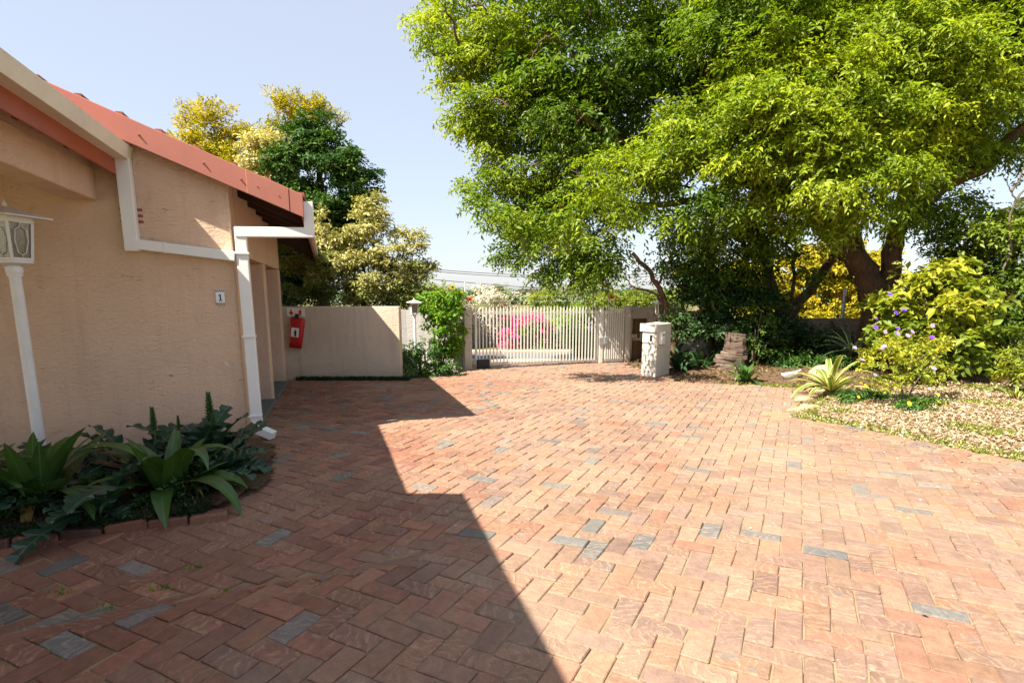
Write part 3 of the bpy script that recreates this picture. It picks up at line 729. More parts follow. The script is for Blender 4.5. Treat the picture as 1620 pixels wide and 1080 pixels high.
# grass strip at the wall's foot
gp = [(random.uniform(-4.05, -1.95), PWY-.03-abs(random.gauss(0, .07)), 0) for _ in range(5200)]
tag(grass_mesh('border_grass', np.array(gp), .075, M['grass_dark'], lean=.9, wd=.012), 'dark mondo grass edging along the foot of the cream wall', 'grass', kind='stuff')

# ================================================================== LAMPS
def lamp(loc, hz, sc, label, group='white lantern posts', rz=.3, near_=False):
    t_ = thing('lamp_post', label, 'lamp post', loc, rz, group)
    p = MB(); p.tube([(0, 0, 0), (0, 0, hz)], [.046*sc, .044*sc], 16); p.build('post', M['lamp_white'], t_, smooth=False)
    p = MB(); p.tube([(0, 0, hz-.09*sc), (0, 0, hz-.06*sc), (0, 0, hz-.058*sc), (0, 0, hz-.01)], [.056*sc, .056*sc, .062*sc, .062*sc], 16); p.build('collar', M['lamp_white'], t_)
    b = hz; h = .38*sc; w0, w1 = .132*sc, .168*sc
    p = MB(); p.frustum((0, 0, b), w0*.5, w0*1.05, .02*sc); p.frustum((0, 0, b+.021*sc), w0*1.05, w0*1.05, .022*sc); p.build('base_plate', M['lamp_white'], t_, bevel=.002)
    fr = MB()
    for k in range(4):
        a = math.pi/4+k*math.pi/2; c, s = math.cos(a), math.sin(a)
        fr.beam((c*w0, s*w0, b+.04*sc), (c*w1, s*w1, b+h), .022*sc, .022*sc, (c, s, 0))
        a2 = a+math.pi/2; c2, s2 = math.cos(a2), math.sin(a2)
        for (wa, zz) in ((w0*.985, b+.055*sc), (w1*.985, b+h-.012*sc)): fr.beam((c*wa, s*wa, zz), (c2*wa, s2*wa, zz), .018*sc, .022*sc)
    fro = fr.build('frame', M['lamp_white'], t_)
    for k in range(4):
        a = math.pi/4+k*math.pi/2; a2 = a+math.pi/2; f0, f1 = w0*.93, w1*.93
        q = [Vector((math.cos(a)*f0, math.sin(a)*f0, b+.06*sc)), Vector((math.cos(a2)*f0, math.sin(a2)*f0, b+.06*sc)), Vector((math.cos(a2)*f1, math.sin(a2)*f1, b+h-.02*sc)), Vector((math.cos(a)*f1, math.sin(a)*f1, b+h-.02*sc))]
        nrm = (q[1]-q[0]).cross(q[3]-q[0]).normalized()
        MB().prism(q, nrm*(-.004)).build('pane', M['lamp_glass'], t_)
        if near_:      # wrought ornament in front of the pane
            def pp(s_, z_): lo = q[0].lerp(q[1], s_); hi = q[3].lerp(q[2], s_); return lo.lerp(hi, z_)+nrm*.012
            seq = [(.5, 0), (.5, .1), (.3, .16), (.18, .5), (.25, .8), (.42, .86), (.5, 1)]
            o_ = MB()
            for sgn in (1, -1):
                pl = [pp(.5+sgn*(s_-.5), z_) for s_, z_ in seq]; o_.tube(pl, .0035*sc, 6)
            o_.build('grille', M['lamp_white'], t_)
    r = MB(); r.frustum((0, 0, b+h), w1*1.02, w1*1.02, .02*sc); r.frustum((0, 0, b+h+.0205*sc), w1*1.88, w1*1.86, .010*sc); r.frustum((0, 0, b+h+.033*sc), w1*1.84, .02*sc, .075*sc); r.build('cap', M['lamp_white'], t_)
    r = MB(); r.tube([(0, 0, b+h+.11*sc), (0, 0, b+h+.13*sc), (0, 0, b+h+.14*sc), (0, 0, b+h+.175*sc)], [.012*sc, .02*sc, .014*sc, .003*sc], 8); r.build('finial', M['lamp_white'], t_, smooth=True)
    return t_
lamp((-4.3, 5.14, 0), 1.84, 1.0, 'tall white lantern lamp post rising from the plants before the house', rz=R(-6), near_=True)
lamp((-1.98, 11.9, 0), 1.18, .62, 'small white lamp post between the cream wall and the green creeper', rz=.35)
lamp((3.35, 13.3, 0), 1.12, .72, 'small white lantern lamp standing behind the intercom pillar', rz=.2)

# ================================================================== GATE
GL = Vector((-.80, 12.62, 0)); GRt = Vector((2.0, 13.62, 0)); gd = (GRt-GL).normalized(); grz = math.atan2(gd.y, gd.x); glen = (GRt-GL).length
gate = thing('sliding_gate', 'white steel sliding gate of spiked vertical bars across the driveway', 'gate', GL, grz)
gw = M['gate_white']
MB().bx(0, glen, -.025, .025, .055, .115).build('bottom_rail', gw, gate, bevel=.004)
MB().bx(0, glen, -.02, .02, 1.16, 1.215).build('top_rail', gw, gate, bevel=.004)
for x in (.02, glen-.02): MB().bx(x-.025, x+.025, -.0245, .0245, .118, 1.158).build('end_post', gw, gate, bevel=.004)
def barmesh():
    m_ = MB(); m_.box((0, -.034, .67), (.026, .022, 1.16)); m_.frustum((0, -.034, 1.25), .0165, .002, .085, 0); return m_.mesh('bar', gw)
bm_ = barmesh(); nb = 36
for k in range(nb): inst('bar', bm_, gate, (.09+(glen-.18)*k/(nb-1), 0, 0), (0, 0, random.gauss(0, .02)))
for x in (.35, glen*.55, glen-.3):
    w_ = MB(); w_.tube([(x, -.02, .03), (x, .02, .03)], .035, 12); w_.build('wheel', M['grey_metal'], gate)
MB().bx(.02, .30, -.10, -.03, .0, .20).build('motor_box', M['black'], gate, bevel=.01)
tr = MB(); tr.bx(-.2, 4.6, -.02, .02, -.01, .012); t_ = tr.build('gate_track', M['grey_metal']); t_.location = GL; t_.rotation_euler = (0, 0, grz); t_['kind'] = 'structure'
# pedestrian gate
pg0 = GRt+gd*.16; pl_ = .52
pg = thing('pedestrian_gate', 'narrow white gate of close set bars right of the sliding gate', 'gate', pg0, grz)
for (z0, z1) in ((.03, .09), (1.17, 1.225)): MB().bx(0, pl_, -.02, .02, z0, z1).build('rail', gw, pg, bevel=.004)
for k in range(9): inst('bar', bm_, pg, (.03+(pl_-.06)*k/8, 0, 0))
MB().bx(.0, pl_, .025, .035, .10, 1.15).build('back_sheet', gw, pg)
MB().bx(-.02, .06, -.075, -.045, .45, .62).build('lock', M['grey_metal'], pg, bevel=.006)
def post(p, wd, h, label, mat='stucco_pillar', rz=grz):
    m_ = MB(); m_.bx(-wd/2, wd/2, -wd/2, wd/2, -.1, h)
    o = m_.build('gate_pillar', M[mat], bevel=.012); o.location = p; o.rotation_euler = (0, 0, rz); return tag(o, label, 'pillar')
post(GL-gd*.17+Vector((0, -.05, 0)), .17, 1.33, 'cream plastered pillar at the left end of the sliding gate')
st = thing('gate_stop_post', 'slim white steel post where both gates meet', 'post', GRt+gd*.08, grz)
MB().bx(-.045, .045, -.04, .04, 0, 1.30).build('post', gw, st, bevel=.005); MB().bx(-.06, .06, -.06, -.04, .42, .6).build('latch_plate', M['grey_metal'], st, bevel=.004)
pr_p = pg0+gd*(pl_+.16)
post(pr_p+gd*(-.06), .13, 1.33, 'cream plastered pillar right of the pedestrian gate')
# white control box on the left
cb = thing('gate_motor_box', 'small white control box fixed beside the left gate pillar', 'control box', at(721, 510, 12.55), grz)
MB().bx(-.085, .085, -.07, .07, -.085, .085).build('case', M['sign_white'], cb, bevel=.01); MB().bx(-.03, .03, -.073, -.071, -.05, .03).build('cover_plate', M['grey_metal'], cb)
MB().bx(-.015, .015, -.02, .02, -.60, -.087).build('conduit', gw, cb)
# brown refuse hatch between the pillars
rh = thing('refuse_hatch', 'cream framed refuse enclosure with two brown wooden doors beside the gate', 'refuse enclosure', pr_p+gd*.02+Vector((0, .02, 0)), grz)
MB().bx(0, .74, .05, .20, 1.02, 1.30).build('head', M['stucco_pillar'], rh, bevel=.01)
MB().bx(.62, .74, .05, .20, 0, 1.018).build('jamb', M['stucco_pillar'], rh, bevel=.008); MB().bx(0, .10, .05, .20, 0, 1.018).build('jamb', M['stucco_pillar'], rh, bevel=.008)
MB().bx(.102, .618, .03, .22, .50, .55).build('shelf', M['kerb'], rh, bevel=.006); MB().bx(-.02, .20, -.02, .045, .56, .66).build('ledge_block', M['kerb'], rh, bevel=.006)
for (z0, z1) in ((.06, .495), (.555, 1.015)):
    hd = MB().bx(.104, .616, .15, .17, z0, z1).build('hatch_door', M['wood_door'], rh)
    for k in range(5): MB().bx(.106+k*.102, .106+k*.102+.096, .135, .149, z0+.005, z1-.005).build('plank', M['wood_door'], hd, bevel=.003)
wpts = [at(1024, 560, 13.95), at(1070, 560, 14.1), at(1150, 560, 13.7)]
q = MB()
for a, b in zip(wpts[:-1], wpts[1:]): q.prism([(a.x, a.y, -.1), (b.x, b.y, -.1), (b.x, b.y+.2, -.1), (a.x, a.y+.2, -.1)], (0, 0, 1.42 if a is wpts[0] else 1.3))
tag(q.build('garden_wall', M['stucco_pillar']), 'cream plastered wall right of the gate behind the leaning small tree', 'wall')

# intercom pillar
IP = gr(1037, 597); ip = thing('intercom_pillar', 'low two toned plaster pillar carrying an intercom and a letter box by the drive', 'intercom pillar', IP, 0)
# corner faces the camera: left face narrow, right face wide
Lf = gr(1015, 594); Rf = gr(1059, 590.5)
l_ = Vector((Lf.x-IP.x, Lf.y-IP.y+.05, 0)); r_ = Vector((Rf.x-IP.x, Rf.y-IP.y+.02, 0))
mb = MB(); mb.prism([(0, 0, -.05), tuple(r_+Vector((0, 0, -.05))), tuple(r_+l_+Vector((0, .12, -.05))), tuple(l_+Vector((0, 0, -.05)))], (0, 0, 1.075)); mb.build('body', M['pillar_plaster'], ip, bevel=.01)
lu = l_.normalized(); ru = r_.normalized(); ln_ = Vector((lu.y, -lu.x, 0)); ln_ = ln_ if ln_.y < 0 else -ln_; rn_ = Vector((ru.y, -ru.x, 0)); rn_ = rn_ if rn_.y < 0 else -rn_
def facebox(name, f, s0, s1, z0, z1, dep, mat, parent, bev=.004, off=.002):
    u_, n_ = (lu, ln_) if f == 'l' else (ru, rn_)
    m_ = MB(); a = u_*s0+n_*off; b = u_*s1+n_*off
    m_.prism([tuple(a+Vector((0, 0, z0))), tuple(b+Vector((0, 0, z0))), tuple(b+n_*dep+Vector((0, 0, z0))), tuple(a+n_*dep+Vector((0, 0, z0)))], (0, 0, z1-z0)); return m_.build(name, mat, parent, bevel=bev)
W1, W2 = l_.length, r_.length
facebox('hood', 'l', -.012, W1+.03, .875, 1.03, .05, M['pillar_plaster'], ip, .006)
ic = bpy.data.objects.new('intercom', None); link(ic); ic.location = IP; tag(ic, 'white framed intercom panel with dark keypad on the pillar\'s left face', 'intercom')
facebox('frame_plate', 'l', .06, W1-.02, .66, .86, .018, M['sign_white'], ic); facebox('keypad', 'l', .115, .165, .70, .82, .028, M['black'], ic, .002); facebox('side_post', 'l', W1-.015, W1+.03, .68, .84, .05, M['black'], ic, .01)
lbx = bpy.data.objects.new('letter_box', None); link(lbx); lbx.location = IP; tag(lbx, 'white metal letter box with dark slot on the pillar\'s right face', 'letter box')
facebox('box', 'r', .10, .26, .64, .87, .06, M['sign_white'], lbx); facebox('slot', 'r', .12, .24, .815, .83, .0615, M['black'], lbx, 0); facebox('lower_lip', 'r', .11, .25, .625, .638, .05, M['grey_metal'], lbx, 0)
facebox('bell_push', 'r', .03, .045, .55, .575, .012, M['black'], ip, .002)

# electric fence masts with small warning signs
def mast(p, h, label, signs):
    t_ = thing('fence_mast', label, 'fence mast', p, grz, 'electric fence masts on the gate pillars')
    MB().tube([(0, 0, 0), (0, 0, h)], .012, 8).build('pole', M['lamp_white'], t_)
    for k in range(4): MB().tube([(0, 0, .08+k*(h-.12)/4), (.05, 0, .08+k*(h-.12)/4)], .010, 6).build('insulator', M['lamp_white'], t_)
    for (dx, z, mt) in signs:
        s_ = MB().box((dx, -.02, z), (.13, .006, .085)).build('warning_sign', M[mt], t_); MB().box((dx, -.0245, z), (.04, .003, .03)).build('sign_mark', M['black'], s_)
    return t_
def mastpx(px, y0, y1, Y, label, signs):
    b0 = at(px, y0, Y); t0 = at(px, y1, Y); sc_ = Y/FPX
    mast(b0, t0.z-b0.z, label, [((sx-px)*sc_, at(px, sy, Y).z-b0.z, m_) for sx, sy, m_ in signs])
mastpx(736, 482, 446, 12.55, 'electric fence mast on the left gate pillar with yellow and orange signs', [(729, 464, 'sign_yellow'), (743, 473, 'sign_orange')])
mastpx(716, 490, 450, 12.75, 'electric fence mast above the creeper carrying a yellow sign', [(716, 454, 'sign_yellow')])
mastpx(941, 486, 446, 13.6, 'bare white electric fence mast above the gate stop post', [])
mastpx(970, 486, 462, 13.75, 'electric fence mast above the pedestrian gate with red orange and yellow signs', [(966, 470, 'sign_orange'), (976, 470, 'sign_yellow')])
mastpx(962, 482, 440, 13.95, 'tallest electric fence mast on the right gate pillar with an orange sign', [(958, 452, 'sign_orange')])
a, b = GL+Vector((-.2, 0, 0)), pr_p
tw = MB()
for z in (1.45, 1.56, 1.67): tw.tube([(a.x, a.y, z), ((a.x+b.x)/2, (a.y+b.y)/2, z-.01), (b.x, b.y, z)], .0025, 4)
tag(tw.build('fence_wires', M['grey_metal']), 'three thin electric fence wires strung above the sliding gate', 'fence wire')
# overhead lines
def cable(p, q, sag, label, r=.012):
    p, q = Vector(p), Vector(q); pts_ = []
    for k in range(15):
        s_ = k/14; v_ = p.lerp(q, s_); v_.z -= sag*4*s_*(1-s_); pts_.append(v_)
    m_ = MB(); m_.tube(pts_, r, 5); tag(m_.build('power_line', M['wire']), label, 'power line', 'power lines over the street')
cable(at(560, 412, 22), at(1050, 432, 26), .3, 'uppermost black power line above the gate')
cable(at(560, 415, 22), at(1050, 436, 26), .3, 'black power line just under the uppermost one')
cable(at(560, 428, 22), at(1050, 462, 30), .2, 'lowest power line sloping down behind the creeper')

# ================================================================== STREET SIDE, FAR
sw = MB().bx(-6, 5.2, 18.6, 18.8, -.1, .95).build('street_wall', M['street_wall']); tag(sw, 'whitish wall across the street, its shade painted in lilac grey, seen through the gate', 'wall')
bo = thing('bougainvillea', 'magenta flowering bougainvillea across the street behind the gate bars', 'shrub', (.6, 17.9, 0))
crown('foliage', [(Vector(at(860, 515, 17.8))-Vector((.6, 17.9, 0)), .75, .2), (Vector(at(905, 500, 18))-Vector((.6, 17.9, 0)), .7, .3)], M['leaf_lime'], bo, .06, .035, 6, 2.0, twig=.2)
crown('blossom', [(Vector(at(p, q, 17.5))-Vector((.6, 17.9, 0)), r, 0) for p, q, r in ((833, 507, .36), (812, 515, .34), (855, 522, .28), (808, 538, .2), (850, 503, .28), (870, 515, .2))], M['bloom_pink'], bo, .06, .05, 6, 1.6, twig=.15)
wb = thing('white_flowering_shrub', 'pale pinkish white flowering shrub left of the bougainvillea', 'shrub', (-1, 18, 0))
crown('foliage', [(Vector(at(p, q, 18.2))-Vector((-1, 18, 0)), r, 0) for p, q, r in ((775, 475, .6), (760, 505, .6), (790, 500, .5), (745, 490, .5), (790, 465, .4))], M['leaf_shrub'], wb, .06, .03, 6, .45, twig=.2)
crown('blossom', [(Vector(at(p, q, 18.0))-Vector((-1, 18, 0)), r, 0) for p, q, r in ((775, 470, .65), (758, 500, .6), (795, 495, .5), (742, 480, .5), (795, 460, .4))], M['bloom_white'], wb, .06, .04, 6, .75, twig=.15)
def bush(name, label, blobs, mat, org, cat='shrub', stem=True, **kw):
    org = Vector(org); t_ = thing(name, label, cat, org)
    crown('foliage', [(Vector(b[0])-org, b[1], b[2] if len(b) > 2 else 0) for b in blobs], M[mat], t_, **kw)
    if stem:
        m_ = MB()
        for i, b in enumerate(blobs[:5]):
            e = Vector(b[0])-org; m_.tube([(e.x*.1+i*.02-.04, .02*i, -.05), (e.x*.5, e.y*.5, e.z*.5), tuple(e)], [.03, .02, .01], 6)
        m_.build('stem', M['bark_grey'], t_, smooth=True)
    return t_
bush('street_hedge', 'yellow green hedge across the street at the right of the gate', [(at(p, q, 19.6), r) for p, q, r in ((880, 478, .7), (925, 480, .8), (970, 475, .8), (1010, 480, .8), (700, 478, .6), (660, 478, .8), (1050, 475, 1.0))], 'leaf_shrub', (2, 19.6, 0), ln=.10, wd=.05, k=6, dens=1.2)
bush('potted_street_plant', 'leafy plant with orange flowers behind the right end of the gate', [(at(925, 545, 15.9), .35), (at(918, 525, 15.9), .3), (at(935, 560, 15.8), .3)], 'leaf_lime', at(925, 575, 15.9), ln=.07, wd=.03, k=6, dens=3, twig=.2)
# hills with far trees
hill = MB(); nx = 60; rr = random.Random(3)
for j, (Y, h) in enumerate(((260, 0), (330, 2.0), (420, 4.5), (560, 6), (800, -2))):
    for i in range(nx+1): hill.v.append((-500+1200*i/nx, Y, -.2+h*(1+.25*math.sin(i*.5+j)+.2*rr.random())))
for j in range(4):
    for i in range(nx): a = j*(nx+1)+i; hill.f.append((a, a+1, a+nx+2, a+nx+1))
m_plain('hill_mat', (.15, .18, .13), .95, .3, .02)  # haze over the hills is painted in as a muted green
hill.build('hills', M['hill_mat'], smooth=True, kind='structure')
fp = []
for _ in range(700):
    x = random.uniform(-60, 90); y = random.uniform(95, 250)
    if -.3 < x/y < .6: fp.append(((x, y, random.uniform(0, .6)), random.uniform(1.2, 2.0)*(1 if y < 170 else 1.6), random.uniform(-.2, .2)))
far = crown('far_wood', [(p, (r*1.5, r*1.5, r*.9), t_) for p, r, t_ in fp[:420]], M['far_green'], None, .7, .5, 3, .03, pads=1.2, twig=.8, padr=.9)
tag(far, 'distant band of haze tinted trees on the horizon above the gate', 'trees', kind='stuff')
for k, (px, w_, h_) in enumerate(((770, 3.5, 2.6), (783, 2.5, 3.1), (840, 5, 2.5), (905, 4, 2.6))):
    p = at(px, 464, 120); hs = thing('distant_house', ['pale far house at the left of the horizon strip', 'taller narrow far house second on the horizon', 'long low far house over the middle of the gate', 'far house at the right of the gate horizon'][k], 'house', (p.x, p.y, 0), random.uniform(-.4, .4))
    MB().bx(-w_/2, w_/2, -2, 2, -.2, h_).build('wall', M['kerb'], hs)
    MB().prism([(-w_/2-.3, -2.3, h_), (w_/2+.3, -2.3, h_), (w_/2-.5, 0, h_+.6), (-w_/2+.5, 0, h_+.6)], (0, 0, -.05)).build('roof', M['concrete'], hs)
    for s_ in (-.25, .25): MB().bx(w_*s_-.4, w_*s_+.4, -2.04, -2.0, h_-1.3, h_-.5).build('window', M['black'], hs)

# ================================================================== TREES
def rel(L, org): return [(Vector(p)-org, r, t_) for p, r, t_ in L]
# big tree
TB = Vector((7.35, 12.0, 0)); big = thing('big_shade_tree', 'huge spreading shade tree with bright yellow green leaves over the right half', 'tree', TB)
def A(px, py, Y): return Vector(at(px, py, Y))-TB
lb = MB(); tw0 = MB()
limb(lb, [(0, 0, -.1), A(1385, 500, 12), A(1372, 440, 12), A(1345, 395, 12)], .33, .20, 14, 1)
limb(lb, [(0, 0, .3), A(1400, 470, 12), A(1412, 400, 12), A(1430, 330, 12), A(1440, 250, 12)], .27, .12, 12, 2)
limb(lb, [A(1345, 400, 12), A(1290, 340, 11.8), A(1215, 300, 11.6), A(1180, 285, 11.5), A(1120, 262, 11.5), A(1050, 240, 11.5)], .24, .08, 10, 3)
limb(lb, [A(1225, 305, 11.6), A(1205, 270, 11.5), A(1190, 200, 11.7), A(1180, 60, 12)], .17, .08, 9, 4)
limb(lb, [A(1350, 400, 12), A(1340, 320, 12.2), A(1350, 240, 12.4), A(1390, 120, 12.6), A(1400, -40, 12.6)], .20, .12, 9, 5)
limb(lb, [A(1430, 345, 12), A(1500, 290, 11.8), A(1560, 262, 11.7), A(1600, 215, 11.6), A(1680, 160, 11.4)], .17, .07, 9, 6)
limb(lb, [A(1440, 260, 12), A(1470, 160, 12), A(1500, 60, 11.8), A(1540, -60, 11.6)], .2, .1, 9, 7)
limb(lb, [A(1120, 262, 11.5), A(1000, 230, 13.4), A(900, 170, 13), A(820, 130, 14), A(740, 60, 14.2)], .10, .03, 8, 8, .06)
limb(lb, [A(1180, 285, 11.6), A(1080, 320, 13), A(960, 330, 14), A(870, 360, 14), A(810, 370, 14)], .09, .025, 8, 9, .06)
limb(lb, [A(1190, 200, 11.7), A(1080, 80, 13), A(960, 30, 14.2), A(820, -40, 14.4)], .12, .04, 8, 10)
limb(lb, [A(1130, 120, 12), A(1150, 40, 12), A(1165, -60, 12)], .10, .05, 8, 11)
for k in range(70):   # thin twigs and branches through the crown
    x, y = random.uniform(720, 1580), random.uniform(-30, 380)
    if x < 820 and y > 300: continue
    s_ = A(x, y, random.uniform(12.4, 14)); e = s_+Vector((random.uniform(-.9, .7), random.uniform(-.8, .5), random.uniform(-.2, .6)))
    limb(tw0, [s_, (s_+e)/2+Vector((0, 0, .1)), e], .03, .01, 5, 20+k, .03)
lb.build('trunk', M['bark'], big, smooth=True); tw0.build('twigs', M['bark'], big, smooth=True, kind='stuff')
bigb = [
 (700,30,12.6,.95,.30),(690,95,12.4,.62,.32),(770,80,12.5,1.1,.18),(705,165,12.2,.55,.30),(735,215,12.1,.62,.25),(760,160,12.3,.8,.15),(735,285,12.1,.45,.12),
 (790,270,12.2,.75,.05),(850,190,12.3,1.1,0),(870,80,12.6,1.3,0),(790,345,12.1,.5,0),(840,330,12.2,.8,-.08),(815,400,12.2,.42,-.08),(870,400,12.2,.55,-.1),
 (915,425,12.2,.35,-.05),(900,300,12.2,.9,.05),(950,370,12.2,.85,-.08),(960,420,12.3,.4,-.05),(950,210,12.2,1.2,.02),(980,80,12.6,1.5,-.02),(1040,345,12.2,.7,-.05),
 (980,280,11.2,.75,.18),(1060,250,11.2,.8,.12),(1100,330,11.6,.7,-.05),(1110,60,12.4,1.4,-.1),(1090,420,12.8,.7,-.15),(1160,400,12.8,.8,-.15),
 (1110,180,10.6,.85,.22),(1190,130,10.3,.95,.28),(1270,110,10.0,1.0,.3),(1150,240,10.5,.7,.22),(1240,200,10.0,.95,.28),(1330,180,9.9,1.0,.28),(1180,310,10.6,.55,.15),
 (1290,270,9.9,.85,.28),(1370,270,9.9,.8,.25),(1310,340,9.9,.55,.28),(1390,345,9.9,.55,.2),(1350,385,10.1,.3,.2),(1430,200,10.1,.9,.28),(1420,90,10.4,1.1,.25),(1500,150,10.4,.85,.22),
 (1450,300,10.6,.5,.12),(1530,70,10.6,1.1,.22),(1600,130,11,.9,.08),(1490,230,10.8,.55,.12),(1555,215,11.4,.5,0),(1615,220,11.6,.55,-.05),(1330,30,11,1.4,.15),(1500,-20,11,1.4,.15),(1480,370,12.6,.45,-.05),(1500,325,12.6,.5,-.1),
 (1200,20,11.6,1.3,.1),(1620,20,11.4,1.3,.1),(1250,420,13.0,.7,-.1),(1180,350,13,.9,-.15),(1300,400,13.2,.5,-.1),
 (760,-60,12.8,1.5,.1),(930,-90,13,1.9,0),(1120,-90,13,2.0,0),(1320,-110,12.5,2.0,.1),(1520,-130,12.5,2.0,.1),(1720,-40,12.5,2.0,0),(1700,150,12.5,1.2,0),(900,150,15,1.8,-.1),(1060,150,15,2,-.1),(1250,150,15,2,-.1),(1450,120,15,2,-.1),(1100,-60,15.5,2.4,0),(1400,-80,15.5,2.6,0)]
def shift(b):
    x, y, Y, r_, t_ = b
    if Y < 11.25: n_ = Y+.8
    elif x < 960 and y > -50 and Y < 13: n_ = Y+1.6
    elif x < 1060 and Y < 13: n_ = Y+1.0
    else: n_ = Y
    if Y > 14.5: n_ = 13.6
    if x < 800: x += 32
    return (x, y, n_, r_*n_/Y*(.92 if x < 900 else 1), t_)
bigb = [shift(b) for b in bigb if b[:2] not in ((1350,385), (1390,345), (1310,340), (1480,370), (1300,400))]
bigb += [(800,325,10.0,.36,.05),(860,345,10.0,.42,.05),(900,330,9.9,.3,.05),(765,305,10.1,.2,.05),(940,300,9.8,.26,.1),(1000,330,9.9,.22,.1),(1325,345,10.9,.38,.25),(1385,335,10.7,.42,.2),(1270,330,11,.4,.15),(1420,345,11.2,.28,.1),(1540,150,11.2,.8,.15),(1500,200,11.3,.6,.15),(1200,370,12.4,.5,0)]
back = [b for b in bigb if b[1] < -50 or (b[2] in (13.6, 12.8, 13.0, 13.2, 13) and b[0] >= 900)]; front = [b for b in bigb if b not in back]
mainc = crown('crown', [(A(x, y, Y), r, t_) for x, y, Y, r, t_ in front], M['leaf_big'], big, .105, .042, 8, .82, pads=10, droop=.8, twig=.34, tone=(.05,.75), padr=.44)
backc = crown('crown', [(A(x, y, Y), r, t_) for x, y, Y, r, t_ in back], M['leaf_big'], big, .15, .06, 6, .17, pads=6, droop=.7, twig=.4, tone=(.0,.6), padr=.5)

def simple_tree(name, label, base, trunk, blobs, mat, bark='bark_grey', **kw):
    base = Vector(base); t_ = thing(name, label, 'tree', base); tr_ = None
    for i, (pts_, r0, r1) in enumerate(trunk):
        m_ = MB(); limb(m_, [Vector(p)-base for p in pts_], r0, r1, 9, i+50); m_.build('trunk' if i == 0 else 'limb', M[bark], t_, smooth=True)
    crown('crown', [(Vector(at(x, y, Y))-base, r, to) for x, y, Y, r, to in blobs], M[mat], t_, **kw); return t_
# small tree leaning behind the intercom pillar
b_ = at(1066, 545, 12.8); b_.z = 0
simple_tree('leaning_small_tree', 'small dark barked tree leaning left behind the intercom pillar', b_,
  [([b_, at(1068, 520, 12.8), at(1048, 470, 12.8), at(1030, 435, 12.8), at(1000, 400, 12.8)], .09, .04), ([at(1052, 480, 12.8), at(1030, 462, 12.8), at(1005, 455, 12.8), at(985, 436, 12.8)], .04, .012), ([at(1068, 515, 12.8), at(1080, 480, 12.9), at(1085, 430, 13)], .05, .02), ([at(1040, 455, 12.8), at(1050, 425, 12.8), at(1075, 400, 12.8)], .035, .015)],
  [(995,440,12.6,.2,0),(1050,405,12.6,.35,0),(1085,440,12.8,.4,-.1),(1060,500,12.6,.16,0),(1100,470,12.8,.35,0),(1090,395,12.8,.6,0),(1130,445,12.8,.45,-.1)], 'leaf_small', 'bark', ln=.09, wd=.04, k=7, dens=.9, twig=.28)
b_ = at(1125, 560, 13.2); b_.z = 0
simple_tree('slender_tree', 'slender dark trunked tree rising from the shaded shrubbery', b_,
  [([b_, at(1125, 480, 13.2), at(1120, 400, 13.2), at(1140, 300, 13.3)], .09, .05), ([at(1123, 440, 13.2), at(1100, 400, 13.2), at(1075, 370, 13.2)], .04, .015)],
  [(1140,380,13.6,.7,0),(1110,420,13.6,.5,0),(1160,440,13.6,.5,0),(1190,390,13.6,.7,0)], 'leaf_small', 'bark', ln=.10, wd=.045, k=7, dens=.4)
b_ = at(1235, 560, 13.4); b_.z = 0
simple_tree('forked_tree', 'forked tree with a thick limb slanting up before the yellow hedge', b_,
  [([b_, at(1235, 500, 13.4), at(1215, 430, 13.4), at(1200, 340, 13.4)], .16, .09), ([at(1236, 520, 13.4), at(1262, 480, 13.4), at(1300, 435, 13.5), at(1325, 395, 13.6)], .13, .09), ([at(1250, 480, 13.4), at(1255, 420, 13.4), at(1265, 350, 13.4)], .05, .03)],
  [(1220,370,13.6,.7,0),(1160,340,13.8,.8,-.05),(1270,360,13.8,.6,0),(1200,420,13.4,.45,-.05)], 'leaf_small', 'bark', ln=.10, wd=.045, k=7, dens=.4)
# left-hand trees behind the house and wall
b_ = Vector((-6.4, 17.5, 0))
simple_tree('yellow_conifer', 'golden feathery conifer showing above the red roof edge', b_, [([b_, at(430, 300, 17.5), at(450, 220, 17.5)], .2, .06)],
  [(300,215,19,.55,.1),(325,195,19,.45,.1),(345,225,19,.6,0),(310,250,19,.6,0),(375,225,19,.55,-.1),(350,185,19,.25,0),(365,205,19,.28,0),(330,175,19,.22,.1),(300,180,19,.18,.1),(400,245,18.5,.6,0),(350,262,19,.8,-.1),(410,275,18.5,.7,-.05)], 'leaf_yellow', 'bark_grey', ln=.12, wd=.045, k=8, dens=1.5, droop=.1, up=.8, twig=.35, flat=.9, padr=.3)
b_ = Vector((-5.8, 19, 0))
simple_tree('golden_tree', 'golden topped tree poking up behind the dark green tree', b_, [([b_, at(470, 300, 19), at(470, 200, 19)], .2, .06)],
  [(445,180,18.8,.42,.1),(435,160,18.8,.2,0),(475,185,18.8,.55,0),(500,175,18.8,.4,-.1),(465,165,18.8,.3,.1),(520,190,18.8,.3,-.1),(455,215,18.8,.6,-.1)], 'leaf_yellow', 'bark_grey', ln=.12, wd=.045, k=8, dens=1.5, droop=.1, up=.8, twig=.35, flat=.9, padr=.3)
b_ = Vector((-6.2, 16.5, 0))
simple_tree('pale_variegated_tree', 'pale cream leaved tree between the golden conifer and the dark tree', b_, [([b_, at(425, 300, 16.5), at(420, 240, 16.5)], .15, .05)],
  [(405,240,16.5,.5,.25),(395,285,16.5,.5,.2),(435,250,16.5,.5,.2),(450,290,16.5,.6,.2),(425,225,16.5,.3,.25),(480,330,16.2,.6,.1)], 'leaf_cream', 'bark_grey', ln=.10, wd=.05, k=7, dens=1.7, twig=.25, droop=.3)
b_ = Vector((-5.2, 16.0, 0))
